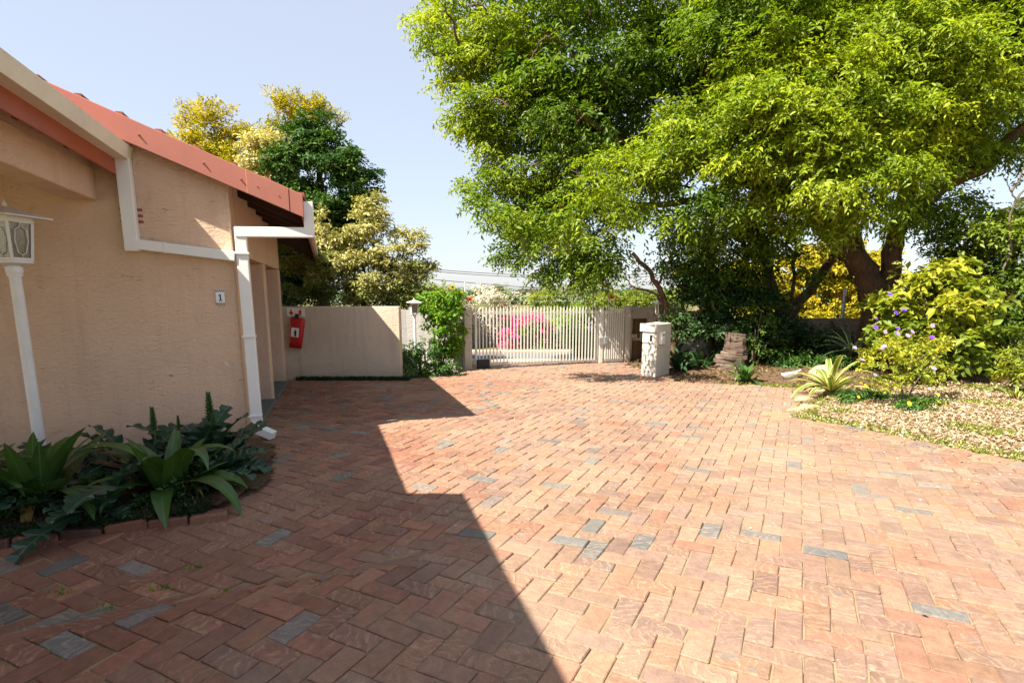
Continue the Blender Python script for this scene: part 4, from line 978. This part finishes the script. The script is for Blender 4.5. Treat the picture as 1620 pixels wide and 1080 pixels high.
simple_tree('dark_green_tree', 'rounded dark glossy green tree behind the eave and cream wall', b_, [([b_, at(510, 400, 16), at(505, 300, 16), at(500, 220, 16)], .18, .05), ([at(510, 400, 16), at(540, 330, 16), at(560, 280, 16)], .08, .03)],
  [(500,190,16,.35,.1),(490,220,16,.5,.05),(465,260,15.8,.55,0),(515,255,15.8,.75,.05),(560,265,16,.5,.1),(505,320,15.8,.85,0),(570,310,16,.45,0),(545,340,15.8,.6,0),(470,330,15.8,.7,-.05),(565,345,16.1,.4,-.05),(480,400,16,.9,-.2),(530,400,16,.7,-.1),(580,290,16.2,.25,0),(480,460,15.8,.6,-.2),(540,240,16,.4,.1)], 'leaf_darkgreen', 'bark', ln=.11, wd=.055, k=7, dens=2.0, twig=.25, droop=.3)
b_ = Vector((-3.6, 14.0, 0))
simple_tree('cream_variegated_tree', 'cream and green variegated small tree rising over the cream wall', b_, [([b_, at(575, 470, 14), at(573, 430, 14), at(575, 380, 14)], .07, .03), ([at(510, 500, 14), at(505, 440, 14), at(500, 380, 14)], .07, .03), ([at(630, 500, 14.2), at(625, 440, 14), at(630, 400, 14)], .05, .02)],
  [(585,325,13.8,.28,.25),(575,350,13.8,.4,.2),(620,430,13.7,.5,.05),(560,430,13.6,.5,.1),(660,440,13.9,.35,.0),(580,335,13.8,.35,.25),(590,365,13.8,.45,.2),(560,390,13.6,.45,.2),(610,400,13.6,.55,.12),(640,385,13.8,.35,.2),(655,365,13.8,.2,.25),(650,420,13.8,.4,.05),(520,370,13.6,.4,.22),(505,345,13.6,.22,.25),(535,420,13.6,.45,.15),(590,440,13.6,.55,.02),(545,460,13.7,.4,-.12),(640,455,13.8,.45,-.08),(670,425,13.9,.2,.1),(500,425,13.7,.4,.05),(600,475,13.7,.45,-.15),(470,400,13.8,.4,.0),(475,440,13.8,.4,-.25),(510,475,13.9,.35,-.3),(640,485,13.8,.3,-.1)], 'leaf_cream', 'bark', ln=.085, wd=.042, k=7, dens=2.4, twig=.22, droop=.35, tone=(.0,.75), padr=.32)
b_ = Vector((-1.6, 12.3, 0))
bush('green_creeper', 'bright green creeper climbing the wall left of the gate', [(at(x, y, Y), r, 0) for x, y, Y, r in ((700,480,12.2,.3),(685,495,12.2,.25),(715,490,12.2,.25),(700,515,12.2,.3),(718,525,12.3,.22),(705,545,12.2,.22),(685,470,12.4,.22),(712,470,12.4,.2),(722,548,12.2,.15))], 'leaf_lime', b_, 'creeper', ln=.09, wd=.06, k=6, dens=3.0, twig=.16, padr=.3, droop=.8)
bush('low_green_shrub', 'low bushy green shrub between the cream wall end and the gate', [(at(x, y, Y), r, 0) for x, y, Y, r in ((650,550,11.7,.2),(672,552,11.9,.25),(648,575,11.5,.2),(675,578,11.5,.25),(700,580,11.6,.22),(715,583,11.7,.15),(690,560,12,.22),(640,560,11.6,.18),(660,588,11.4,.14))], 'leaf_low', (-1.75, 11.7, 0), 'shrub', ln=.08, wd=.04, k=6, dens=3.2, twig=.16, padr=.28)
gp = [(x, 11.15+(x+2.1)*.35+random.gauss(0, .05), 0) for x in np.linspace(-2.1, -.9, 700)]
tag(grass_mesh('edge_grass', np.array(gp), .05, M['grass_dark'], lean=1.0, wd=.014, tone=(.3, 1)), 'low trailing grass along the bed left of the gate', 'grass', kind='stuff')
stk = thing('white_garden_peg', 'short white peg among the shrubs left of the gate', 'garden peg', gr(676, 587)); MB().tube([(0, 0, 0), (0, 0, .45)], .015, 6).build('stake', M['lamp_white'], stk); MB().box((.03, 0, .28), (.10, .02, .03), Matrix.Rotation(.5, 3, 'Y')).build('arm', M['lamp_white'], stk)

# right-hand shrubbery
def PB(L, Y0=None): return [(at(x, y, Y), r, to) for x, y, Y, r, to in L]
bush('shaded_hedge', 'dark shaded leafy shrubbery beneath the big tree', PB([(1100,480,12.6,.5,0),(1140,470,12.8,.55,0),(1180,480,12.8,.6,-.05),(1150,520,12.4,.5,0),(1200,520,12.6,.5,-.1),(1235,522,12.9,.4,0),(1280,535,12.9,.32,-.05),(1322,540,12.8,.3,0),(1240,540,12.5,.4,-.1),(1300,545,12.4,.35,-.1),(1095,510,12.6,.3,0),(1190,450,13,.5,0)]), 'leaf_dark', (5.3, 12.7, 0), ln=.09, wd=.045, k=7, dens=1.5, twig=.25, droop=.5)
bush('sapling_shrub', 'thin stemmed green shrub directly right of the brown rock', PB([(1195,520,11.9,.3,.2),(1205,490,12,.3,.2),(1190,555,11.8,.25,.1),(1215,540,12,.25,.1)]), 'leaf_small', at(1190, 585, 12), ln=.08, wd=.03, k=6, dens=.6, twig=.25)
bush('fern_border', 'soft bright green fern groundcover in the shaded bed', PB([(1250,572,11.8,.2,0),(1285,568,11.8,.22,0),(1315,570,11.6,.2,0),(1230,560,12,.18,0),(1345,565,11.5,.2,-.1)]), 'leaf_low', (6.3, 11.9, 0), 'fern', stem=False, ln=.09, wd=.025, k=8, dens=4, twig=.2, droop=.9)
bush('yellow_hedge', 'bright yellow sunlit hedge behind the stone wall', PB([(1230,440,22,1.1,0),(1280,470,22,1.2,0),(1330,450,22,1.1,.1),(1300,420,22,1.0,0),(1350,490,22,1.0,0),(1250,500,22,1.0,0),(1240,525,21,.9,-.1),(1290,525,21,.9,0),(1340,525,21,.9,-.1),(1190,520,21,.9,-.2),(1390,520,21,.9,-.1),(1160,430,22,.8,0),(1390,430,22,1.1,0),(1330,400,22,.8,0),(1100,440,23,.8,-.2),(1190,470,22,.9,-.1)]), 'leaf_yellow', (12.5, 22, 0), 'hedge', ln=.13, wd=.08, k=6, dens=1.0, twig=.25)
bush('broad_leaf_shrub', 'sunlit broad leaved shrub with yellow green foliage at the big trunk', PB([(1420,485,10.3,0.34,.05),(1450,450,10.3,0.39,.1),(1490,430,10.2,0.43,.15),(1470,490,9.9,0.43,.1),(1425,525,9.9,0.30,0),(1520,480,9.9,0.43,.15),(1550,530,9.7,0.34,.1),(1500,545,9.6,0.34,.05),(1540,430,10.3,0.34,.1),(1450,555,9.6,0.30,0),(1392,520,10.3,0.14,-.05),(1480,580,9.5,0.21,0)]), 'leaf_shrub', (6.7, 10.0, .05), ln=.15, wd=.09, k=5, dens=1.0, twig=.28, droop=.6)
bush('tall_right_hedge', 'tall dense mixed hedge at the right edge of the photo', PB([(1560,380,11,.7,-.1),(1610,400,11,.8,-.1),(1590,470,10.6,.8,-.15),(1570,540,10.3,.5,-.2),(1620,530,10.2,.7,-.15),(1530,400,11.4,.45,-.05),(1680,450,10.6,1.0,-.1),(1700,360,11,.9,-.1),(1600,360,11.6,.5,.0),(1640,590,10,.4,-.1)]), 'leaf_shrub', (8.8, 10.8, .1), 'hedge', ln=.10, wd=.045, k=7, dens=1.2, twig=.28, droop=.5, tone=(0,.75))
bush('small_edge_shrub', 'small yellow green shrub by the right photo edge', PB([(1605,570,8.4,.16,.2),(1620,560,8.4,.15,.2),(1595,590,8.3,.12,.2),(1625,590,8.3,.15,.1)]), 'leaf_shrub', gr(1608, 612), ln=.09, wd=.03, k=6, dens=5, twig=.18, padr=.25)

# palm behind
b_ = at(1600, 400, 17); pm = thing('palm', 'fan of pale palm fronds beyond the tall right hedge', 'palm', (b_.x, b_.y, 0))
MB().tube([(0, 0, 0), (.05, 0, 1.5), (0, 0, at(1600, 352, 17).z)], [.2, .17, .15], 10, jitter=.1).build('trunk', M['bark_grey'], pm)
zc = at(1600, 350, 17).z; P_, D_, N_, L_ = [], [], [], []
for k in range(22):
    a = k*2.399; el = random.uniform(-.15, 1.0); d = Vector((math.cos(a)*math.cos(el), math.sin(a)*math.cos(el), math.sin(el))); ln_f = random.uniform(1.0, 1.5)
    sd = d.cross(Vector((0, 0, 1))).normalized()
    for s_ in range(40):
        f = (s_//2+1)/20; p = d*ln_f*f; p.z -= f*f*.55; sg = 1 if s_ % 2 else -1
        P_.append((p.x, p.y, p.z+zc)); dd = (sd*sg*.8+d*.6+Vector((0, 0, -.35))).normalized(); D_.append(tuple(dd)); N_.append((0, 0, 1)); L_.append(.45*(1-f*.5))
me = leaves_mesh('frond', np.array(P_), np.array(D_), np.array(N_, float)+RNG.normal(size=(len(P_), 3))*.1, np.array(L_), np.full(len(P_), .035), RNG.uniform(.2, .9, len(P_)), M['palm'])
fo = bpy.data.objects.new('fronds', me); link(fo, pm); fo['kind'] = 'stuff'
tw_ = MB(); b_ = at(1600, 400, 12)
for pts_ in ([(1600, 400), (1596, 350), (1606, 320), (1600, 303), (1592, 285)], [(1606, 320), (1620, 300), (1640, 285)], [(1600, 303), (1612, 285), (1622, 262)], [(1598, 400), (1585, 440), (1600, 480)]):
    limb(tw_, [Vector(at(x, y, 10.3)) for x, y in pts_], .025, .008, 5, 5, .01)
tag(tw_.build('bare_branch', M['bark_grey'], smooth=True), 'bare dead branch sticking up in front of the palm', 'branch')

# stone garden wall in the shade (individual stones)
swt = thing('stone_wall', 'low rough stone wall half hidden in the shade of the shrubbery', 'wall', (4.6, 13.3, 0))
sv = []
for s_ in range(6):
    m_ = MB(); rr = random.Random(s_)
    c = [Vector((x*.5, y*.5, z*.5)) for x in (-1, 1) for y in (-1, 1) for z in (-1, 1)]
    c = [v+Vector((rr.uniform(-.1, .1), rr.uniform(-.08, .08), rr.uniform(-.12, .12))) for v in c]
    m_.add(c, [(0,1,3,2),(4,6,7,5),(0,4,5,1),(2,3,7,6),(0,2,6,4),(1,5,7,3)]); sv.append(m_.mesh('stone', M['stone_wall_mat']))
MB().bx(.0, 5.2, .06, .26, -.1, 1.05).build('core', M['stone_wall_mat'], swt)
for row in range(7):
    x = -.05+random.uniform(0, .1)
    while x < 5.2:
        L = random.uniform(.18, .38); inst('stone', sv[random.randrange(6)], swt, (x+L/2, .04, .07+row*.152), (0, random.gauss(0, .04), 0), (L*.96, .16, .145)); x += L
tm = thing('trellis', 'thin dark metal garden trellis before the yellow hedge', 'trellis', (at(1320, 500, 14).x, 14, 1.0))
for k in range(4): MB().tube([(k*.075, 0, 0), (k*.075, 0, .62-.05*(k % 2))], .008, 5).build('rod', M['wire'], tm)
for z in (.15, .4): MB().tube([(-.02, 0, z), (.25, 0, z)], .006, 5).build('cross_wire', M['wire'], tm)
pe = at(1336, 470, 14.2); pe_ = thing('fence_mast', 'grey electric fence mast with orange sign behind the shaded wall', 'fence mast', (pe.x, pe.y, .9)); MB().tube([(0, 0, 0), (0, 0, pe.z-.7)], .035, 8).build('pole', M['lamp_white'], pe_); MB().box((-.15, -.02, pe.z-.85), (.2, .01, .09)).build('warning_sign', M['sign_orange'], pe_)

# rocks
def rock(name, label, loc, size, mat, seed, rz=0, cat='rock'):
    import bmesh
    bm = bmesh.new(); bmesh.ops.create_icosphere(bm, subdivisions=3, radius=1)
    rr = random.Random(seed); ph = [rr.uniform(0, 6) for _ in range(6)]; planes = [Vector((rr.uniform(-1, 1), rr.uniform(-1, 1), rr.uniform(-.6, 1))).normalized() for _ in range(9)]
    for v in bm.verts:
        c = v.co.copy()
        for p in planes:
            d = c.dot(p)-.72
            if d > 0: c -= p*d*.9
        c += v.co*.05*(math.sin(c.x*5+ph[0])+math.sin(c.y*6+ph[1])+math.sin(c.z*9+ph[2]))
        v.co = Vector((c.x*size[0], c.y*size[1], c.z*size[2]))
    me = bpy.data.meshes.new(name); bm.to_mesh(me); bm.free(); me.materials.append(M[mat]); me.shade_smooth()
    o = bpy.data.objects.new(name, me); link(o); o.location = loc; o.rotation_euler = (0, 0, rz); return tag(o, label, cat)
rk_ = gr(1160, 592); rkt = thing('layered_rock', 'upright brown layered rock standing among the strappy plants', 'rock', (rk_.x, rk_.y+.15, 0))
m_ = MB(); rr = random.Random(11); z = -.05; k = 0
while z < .80:
    h_ = rr.uniform(.035, .10); R0 = .31 if z < .33 else .31-(z-.33)*.62 if z < .45 else .225-(z-.45)*.06; R0 *= rr.uniform(.93, 1.05); ox = (-.03 if z < .33 else .05)+rr.uniform(-.01, .01)
    pts_ = []
    for q_ in range(11):
        a = 2*math.pi*q_/11+rr.uniform(-.12, .12); rd = R0*rr.uniform(.88, 1.08); pts_.append((ox+math.cos(a)*rd, math.sin(a)*rd*.7, z+.018*math.cos(a)*(-1)+rr.uniform(-.012, .012)))
    m_.prism(pts_, (rr.uniform(-.006, .006), 0, h_+.004)); z += h_*.97
m_.build('stone', M['rock_brown'], rkt, bevel=.012)
rock('boulder', 'tan sunlit boulder at the near corner of the shaded bed', gr(1300, 604)+Vector((.05, 0, .08)), (.30, .26, .24), 'rock_tan', 2)
rock('boulder', 'grey brown boulder in shade behind the tan one', gr(1285, 590)+Vector((0, .4, .12)), (.34, .25, .2), 'rock_grey', 5)
rock('boulder', 'broad pale boulder under the variegated agave', gr(1302, 622)+Vector((.02, .05, .05)), (.42, .28, .17), 'rock_tan', 8, .4)
rock('flat_stone', 'long flat tan stone edging the drive below the agave', gr(1268, 632)+Vector((.05, 0, .0)), (.42, .13, .07), 'rock_tan', 12, .65, 'stone')
rock('flat_stone', 'buried flat stone nearest the paving at the bed corner', gr(1262, 645)+Vector((.12, 0, -.01)), (.38, .14, .06), 'rock_tan', 15, .5, 'stone')
rock('red_stone', 'reddish boulder half hidden at the right edge shrub', gr(1612, 590)+Vector((.3, .5, .1)), (.3, .2, .2), 'rock_grey', 17)
rock('blue_sheet_stone', 'smooth pale blue grey stone behind the agave leaves', gr(1338, 590)+Vector((0, .2, .12)), (.25, .15, .10), 'street_wall', 19)
# broken white half bowl
bw = gr(1249, 602); bwt = thing('white_bowl', 'broken white half bowl tilted in the leaf litter', 'bowl', (bw.x, bw.y, .02)); m_ = MB(); n_ = 14
for i in range(6):
    for k in range(n_+1):
        ph_ = i/5*math.pi/2; a = math.pi*k/n_; rr_ = .2*math.sin(ph_); m_.v.append((math.cos(a)*rr_, -.0-.2*math.cos(ph_)*.5, math.sin(a)*rr_*.8))
for i in range(5):
    for k in range(n_): a = i*(n_+1)+k; m_.f.append((a, a+1, a+n_+2, a+n_+1))
o = m_.build('shell', M['pot_white'], bwt, smooth=True); s_ = o.modifiers.new('s', 'SOLIDIFY'); s_.thickness = .02; o.rotation_euler = (R(8), R(172), .3); o.location = (0, 0, .16)

# ================================================================== STRAPPY AND JAGGED PLANTS
def strap_mesh(name, L, W, bend, mat, n=9, fold=.25, tip=1.0, wave=.0):
    """a single arching strap leaf growing along +y then bending down; x is the width"""
    m_ = MB(); y = z = 0; th = R(78); 
    for i in range(n+1):
        s_ = i/n; w_ = W*(math.sin(math.pi*min(1, (s_*.9+.1)**.8))**.7 if s_ < 1 else 0)*(1 if s_ < .95 else .5)
        w_ = W*max(.0, (min(1, s_*4+.45))*(1-s_**3.2))*.5 if tip else w_
        off = math.sin(s_*9)*wave
        m_.v += [(-w_+off, y, z+w_*fold), (off, y, z), (w_+off, y, z+w_*fold)]
        y += math.cos(th)*L/n; z += math.sin(th)*L/n; th -= bend/n*(.5+s_)
    for i in range(n):
        a = i*3; m_.f += [(a, a+1, a+4, a+3), (a+1, a+2, a+5, a+4)]
    me = m_.mesh(name, M[mat], True); return me
def jag_mesh(name, L, W, bend, mat, lobes=6):
    """acanthus leaf: deep jagged lobes either side of a midrib, arching"""
    m_ = MB(); th = R(62); n = lobes*4; mid = []; y = z = 0
    for i in range(n+1):
        mid.append((y, z)); y += math.cos(th)*L/n; z += math.sin(th)*L/n; th -= bend/n*(.3+1.2*i/n)
    for i, (yy, zz) in enumerate(mid):
        s_ = i/n; base = W*.5*math.sin(math.pi*(s_*.88+.08))**.8; ph_ = i % 4
        k = (.42, .80, 1.0, .62)[ph_]; w_ = base*k if i < n else 0; fw = (0, .25, .9, .9)[ph_]*L/n*1.6
        if i < 3: w_ = .008
        m_.v += [(-w_, yy+fw*.5, zz+w_*.28+.01*math.sin(i*2.1)), (0, yy, zz), (w_, yy+fw*.5, zz+w_*.28-.01*math.sin(i*1.7))]
    for i in range(n):
        a = i*3; m_.f += [(a, a+1, a+4, a+3), (a+1, a+2, a+5, a+4)]
    return m_.mesh(name, M[mat], False)
strapv = [strap_mesh('leaf', L, W, R(b), 'strap_green') for L, W, b in ((.74, .15, 95), (.66, .16, 130), (.60, .14, 45), (.78, .14, 150), (.52, .17, 110), (.62, .13, 25))]
m_frond('strap_dry', (.30, .20, .06), (.34, .25, .10))
strapy = [strap_mesh('leaf', .5, .09, R(170), 'strap_dry'), strap_mesh('leaf', .42, .07, R(120), 'strap_dry')]
strapd = [strap_mesh('leaf', L, W, R(b), 'strap_dark') for L, W, b in ((.8, .10, 110), (.7, .11, 150), (.6, .09, 80))]
jagv = [jag_mesh('leaf', L, W, R(b), 'acanthus') for L, W, b in ((.52, .27, 75), (.46, .24, 100), (.58, .30, 60), (.40, .22, 90))]
agv = [strap_mesh('leaf', L, W, R(b), 'agave', fold=.4, wave=.006) for L, W, b in ((.75, .075, 120), (.65, .085, 90), (.7, .07, 160), (.5, .07, 60))]
sisv = [strap_mesh('leaf', L, .05, R(b), 'sisal', fold=.5) for L, b in ((.8, 60), (.75, 90), (.9, 30))]
def rosette(name, label, cat, loc, n, vs, sc=1, tilt=(0, .55), group=None, spread=.05, rz0=0, arc=2*math.pi, bias=None):
    t_ = thing(name, label, cat, loc, 0, group)
    for k in range(n):
        a = rz0+arc*(k+random.uniform(-.35, .35))/n; s_ = sc*random.uniform(.75, 1.15)
        inst('leaf', vs[random.randrange(len(vs))], t_, (-math.sin(a)*spread*random.random(), math.cos(a)*spread*random.random(), random.uniform(0, .04)), (-random.uniform(*tilt), random.uniform(-.2, .2), a), (s_, s_, s_))
    return t_
# left bed: broad strap clumps
for (x, y, n, sc, lab) in ((-3.55, 4.15, 28, 1.05, 'broad strap leaved clump at the foot of the tall lamp post'), (-2.72, 4.42, 28, 1.02, 'upright strap leaved clump at the middle of the left bed'), (-4.1, 4.1, 24, 1.0, 'strap leaved clump cut by the left photo edge')):
    rosette('strap_leaf_plant', lab, 'plant', (x, y, .03), n, strapv, sc, (-.05, .85), 'broad strap leaved clumps in the left bed', .08, 0)
    tdry = [o_ for o_ in bpy.data.objects if o_.name.startswith('strap_leaf_plant')][-1]
    for k in range(3): inst('leaf', strapy[k % 2], tdry, (0, 0, .05), (-random.uniform(.5, 1.1), 0, random.uniform(0, 6.3)))
for (x, y, n, sc, lab) in ((-2.75, 5.15, 24, 1.0, 'blue green acanthus by the house corner with tall flower spikes'), (-2.55, 4.7, 20, .9, 'acanthus spilling over the paving at the right end of the bed'), (-3.25, 4.9, 22, 1.05, 'acanthus against the house wall right of the tall lamp'), (-3.0, 4.02, 14, .85, 'blue green acanthus hanging over the brick edging'), (-3.9, 4.7, 20, 1.0, 'dark acanthus behind the tall lamp post'), (-3.2, 5.5, 16, .7, 'small acanthus nearest the downpipe foot'), (-3.7, 3.85, 14, .75, 'low acanthus at the front left of the bed'), (-2.9, 5.2, 20, 1.05, 'acanthus close to the wall below the number tile')):
    rosette('acanthus', lab, 'plant', (x, y, .03), n, jagv, sc, (-.2, .75), 'jagged acanthus plants in the left bed', .08, random.random()*3)
fp_ = gr(115, 850); o = thing('acanthus', 'acanthus leaf pair trailing out over the brick paving', 'plant', (-2.96, 3.92, .10), 0, 'jagged acanthus plants in the left bed')
inst('leaf', jagv[2], o, (0, 0, 0), (-R(64), 0, R(155)), (1, 1, 1)); inst('leaf', jagv[0], o, (.22, .12, .12), (-R(40), 0, R(165)), (1, 1, 1))
# low dark filler growing between them
bush('low_bed_foliage', 'low dark foliage filling the left bed under the larger plants', [((x, y, .12), (.28, .22, .14), -.1) for x, y in ((-4.1, 3.9), (-3.7, 3.85), (-3.2, 4.1), (-2.9, 4.25), (-2.6, 4.35), (-2.45, 4.7), (-3.6, 4.5), (-2.75, 5.0), (-2.8, 4.8), (-4.4, 4.3))], 'leaf_dark', (-3.2, 4.3, 0), 'plant', stem=False, ln=.05, wd=.02, k=7, dens=8, twig=.12, padr=.22)
gp = [(x, 3.63+(x+3.42)*.4+abs(random.gauss(0, .09)), .0) for x in [random.choice((random.uniform(-3.0, -2.3), random.uniform(-4.2, -3.1))) for _ in range(3400)]]
tag(grass_mesh('bed_edge_grass', np.array(gp), .07, M['grass_dark'], lean=.9, wd=.008), 'tuft of fine dark grass spilling at the front of the left bed', 'grass', kind='stuff')
# flower spikes
spk = MB(); rr = random.Random(4)
spike_me = None
m_ = MB(); m_.tube([(0, 0, 0), (.004, 0, .2), (0, 0, .42)], [.010, .009, .004], 6); stem_me = m_.mesh('stem', M['strap_green'])
m_ = MB()
for k in range(60):
    z = .22+.21*k/60; a = k*2.4; r = .030*(1-((z-.22)/.23)**1.6)+.006; d = Vector((math.cos(a), math.sin(a), .55)); p = Vector((d.x*.006, d.y*.006, z)); s_ = Vector((-math.sin(a), math.cos(a), 0))*.012; tip = p+d*r
    m_.add([p-s_, p+s_, tip+Vector((0, 0, .012)), p+Vector((0, 0, .02))], [(0, 1, 2), (0, 2, 3), (1, 3, 2)])
head_me = m_.mesh('flower_head', M['strap_green'])
for (px, py, Y, sc, lab) in ((240, 645, 5.05, 1.0, 'green flower spike rising alone above the strap leaves'), (281, 658, 5.2, .62, 'short green flower spike between the two taller ones'), (329, 622, 5.2, 1.25, 'tallest green flower spike by the house corner'), (336, 655, 5.1, .9, 'green flower spike just below and right of the tallest')):
    tp_ = at(px, py, Y); hgt = .43*sc; t_ = thing('flower_spike', lab, 'flower spike', (tp_.x, tp_.y, tp_.z-hgt), 0, 'green flower spikes in the left bed')
    o1 = inst('stem', stem_me, t_, sc=(sc, sc, 1)); o1.scale = (sc, sc, sc); o2 = inst('flower_head', head_me, t_, sc=(sc, sc, sc)); MB().tube([(0, 0, -(tp_.z-hgt)+.05), (0, 0, .02)], .009*sc, 6).build('stalk', M['strap_green'], t_)
# brick edging of the left bed
eb = bpy.data.objects.new('bed_edging', None); link(eb); eb['kind'] = 'structure'
ev = []
for s_ in range(4):
    vs, fs = brick_geo(.25, .12, 70+s_, .09, .012); mb = MB(); mb.add(vs, fs); ev.append(mb.mesh('brick', M['brick_obj']))
x, y = -4.2, 3.33
for k in range(9):
    th = math.atan2(.4, 1)+random.gauss(0, .03); o = inst('brick', ev[k % 4], eb, (x, y, 0.012+random.gauss(0, .008)), (random.gauss(0, .05), random.gauss(0, .05), th)); c = random.choice([(.20, .075, .045), (.15, .06, .04), (.11, .055, .04)]); o.color = (*c, 1)
    x += math.cos(th)*.262; y += math.sin(th)*.262

# right bed plants
rosette('strap_leaf_plant', 'dark strap leaved clump just right of the intercom pillar', 'plant', gr(1085, 592)+Vector((0, .5, 0)), 22, strapd, 1.1, (-.05, .9), 'dark strap leaved clumps behind the intercom pillar')
rosette('strap_leaf_plant', 'dark strap leaved clump between pillar and brown rock', 'plant', gr(1120, 590)+Vector((0, .45, 0)), 20, strapd, 1.05, (-.05, .9), 'dark strap leaved clumps behind the intercom pillar')
rosette('strap_leaf_plant', 'dark strap leaved clump behind the intercom pillar nearest the wall', 'plant', gr(1075, 580)+Vector((0, .6, 0)), 18, strapd, 1.1, (-.05, .8), 'dark strap leaved clumps behind the intercom pillar')
rosette('strap_leaf_plant', 'light green strappy plant in front of the brown rock', 'plant', gr(1180, 606)+Vector((0, .1, 0)), 16, strapv, .75, (-.1, 1.0))
rosette('iris_clump', 'upright narrow leaved clump behind the white bowl', 'plant', gr(1243, 592)+Vector((0, .15, 0)), 14, strapv, .6, (-.15, .4))
rosette('variegated_agave', 'yellow edged agave with drooping striped leaves among the boulders', 'agave', gr(1322, 628)+Vector((0, .15, .05)), 26, agv, 1.25, (-.1, .9))
rosette('variegated_agave', 'yellow edged agave cropped by the right photo edge', 'agave', gr(1625, 655)+Vector((0, .2, .1)), 14, agv, .65, (0, 1.0))
rosette('spiky_sisal', 'spiky grey green sisal on the shaded wall beside the big trunk', 'plant', (at(1350, 545, 11.3).x, 11.3, .5), 26, sisv, .8, (-.1, 1.3))
rosette('strap_leaf_plant', 'dark strappy clump under the right hedge', 'plant', gr(1555, 610)+Vector((0, .6, .1)), 16, strapd, .6, (0, .9))
def flower_me(name, mat, n=8, r=.03):
    m_ = MB()
    for k in range(n):
        a = 2*math.pi*k/n; d = Vector((math.cos(a), math.sin(a), .25)); s_ = Vector((-math.sin(a), math.cos(a), 0))*r*.42
        m_.add([(0, 0, 0), tuple(d*r*.6-s_), tuple(d*r), tuple(d*r*.6+s_)], [(0, 1, 2, 3)])
    m_.tube([(0, 0, -.005), (0, 0, .012)], [.010, .006], 6); return m_.mesh(name, M[mat])
FL = {k: flower_me('flower', k) for k in ('petal_purple', 'petal_lilac', 'petal_orange', 'petal_yellow', 'petal_red')}
def flowers(parent, L, org, sc=1):
    for (px, py, Y, k) in L:
        p = Vector(at(px, py, Y))-Vector(org); inst('flower', FL[k], parent, p, (R(random.uniform(20, 70)), random.uniform(-.3, .3), random.uniform(-.6, .6)), (sc*random.uniform(.8, 1.2),)*3)
org = gr(1433, 650); fs = thing('flowering_shrub', 'spindly shrub with lilac and purple flowers standing in the mulch', 'shrub', org)
crown('foliage', [(Vector(at(x, y, Y))-org, r, .3) for x, y, Y, r in ((1400,560,7.9,.16),(1430,540,8,.2),(1465,560,8,.2),(1420,585,7.8,.15),(1450,590,7.8,.15),(1380,575,7.9,.12),(1490,580,8,.14),(1375,555,8,.12),(1440,565,7.7,.15),(1400,600,7.8,.1),(1480,535,8.1,.14),(1410,530,8.1,.14))], M['leaf_shrub'], fs, .055, .028, 6, 5, twig=.13, padr=.24, pads=12, droop=.3)
m_ = MB(); limb(m_, [(0, 0, -.03), Vector(at(1427, 620, 7.9))-org, Vector(at(1424, 590, 7.9))-org, Vector(at(1405, 560, 7.9))-org], .022, .008, 7, 1, .003); limb(m_, [Vector(at(1426, 610, 7.9))-org, Vector(at(1440, 580, 7.9))-org, Vector(at(1465, 560, 7.9))-org], .014, .006, 6, 2, .003); limb(m_, [(.03, 0, 0), Vector(at(1445, 610, 7.9))-org, Vector(at(1485, 560, 8))-org, Vector(at(1495, 545, 8))-org], .012, .005, 6, 3, .003); m_.build('stem', M['bark_grey'], fs, smooth=True)
flowers(fs, [(1352,550,7.9,'petal_lilac'),(1399,548,7.6,'petal_lilac'),(1396,552,7.6,'petal_lilac'),(1420,528,7.8,'petal_lilac'),(1400,525,7.8,'petal_lilac'),(1386,505,8.2,'petal_purple'),(1385,518,8.2,'petal_purple'),(1417,495,8.3,'petal_purple'),(1430,491,8.3,'petal_purple'),(1408,466,8.6,'petal_purple'),(1475,515,8.0,'petal_lilac'),(1474,534,7.9,'petal_purple'),(1436,531,7.7,'petal_lilac'),(1443,525,7.8,'petal_lilac'),(1477,583,7.8,'petal_lilac'),(1364,569,7.8,'petal_lilac'),(1384,593,7.7,'petal_lilac'),(1420,520,7.9,'petal_purple')], org, 1.15)
for (x, y, lab, L) in ((1378, 632, 'low clump of orange and yellow marigolds left of the flowering shrub', [(1358,630,'petal_yellow'),(1372,636,'petal_orange'),(1392,618,'petal_orange'),(1370,612,'petal_yellow'),(1382,610,'petal_orange'),(1362,608,'petal_orange'),(1395,633,'petal_red')]), (1465, 650, 'low clump of marigolds right of the flowering shrub', [(1438,640,'petal_yellow'),(1484,626,'petal_yellow'),(1497,629,'petal_yellow'),(1485,638,'petal_orange'),(1460,642,'petal_yellow'),(1495,642,'petal_orange')])):
    org = gr(x, y+8); mg = thing('marigold_clump', lab, 'flowers', org, 0, 'marigold clumps in the mulch')
    crown('foliage', [(Vector((dx, dy, .10)), (.19, .16, .10), 0) for dx, dy in ((0, 0), (-.18, .05), (.18, .05), (0, .16), (.28, .1 if x > 1400 else .0))], M['leaf_low'], mg, .06, .02, 6, 22, twig=.1, padr=.2, pads=14)
    Yg = org.y; flowers(mg, [(a_, b_2-2, Yg-.06, k_) for a_, b_2, k_ in L], org, .95)
gl = MB()
print('TR', sum(sum(len(p.vertices)-2 for p in m.polygons) if len(m.polygons) < 1000 else len(m.loops)-2*len(m.polygons) for m in bpy.data.meshes)); print('objects', len(bpy.data.objects), 'tris', sum(len(o.data.polygons) for o in bpy.data.objects if o.type == 'MESH'))
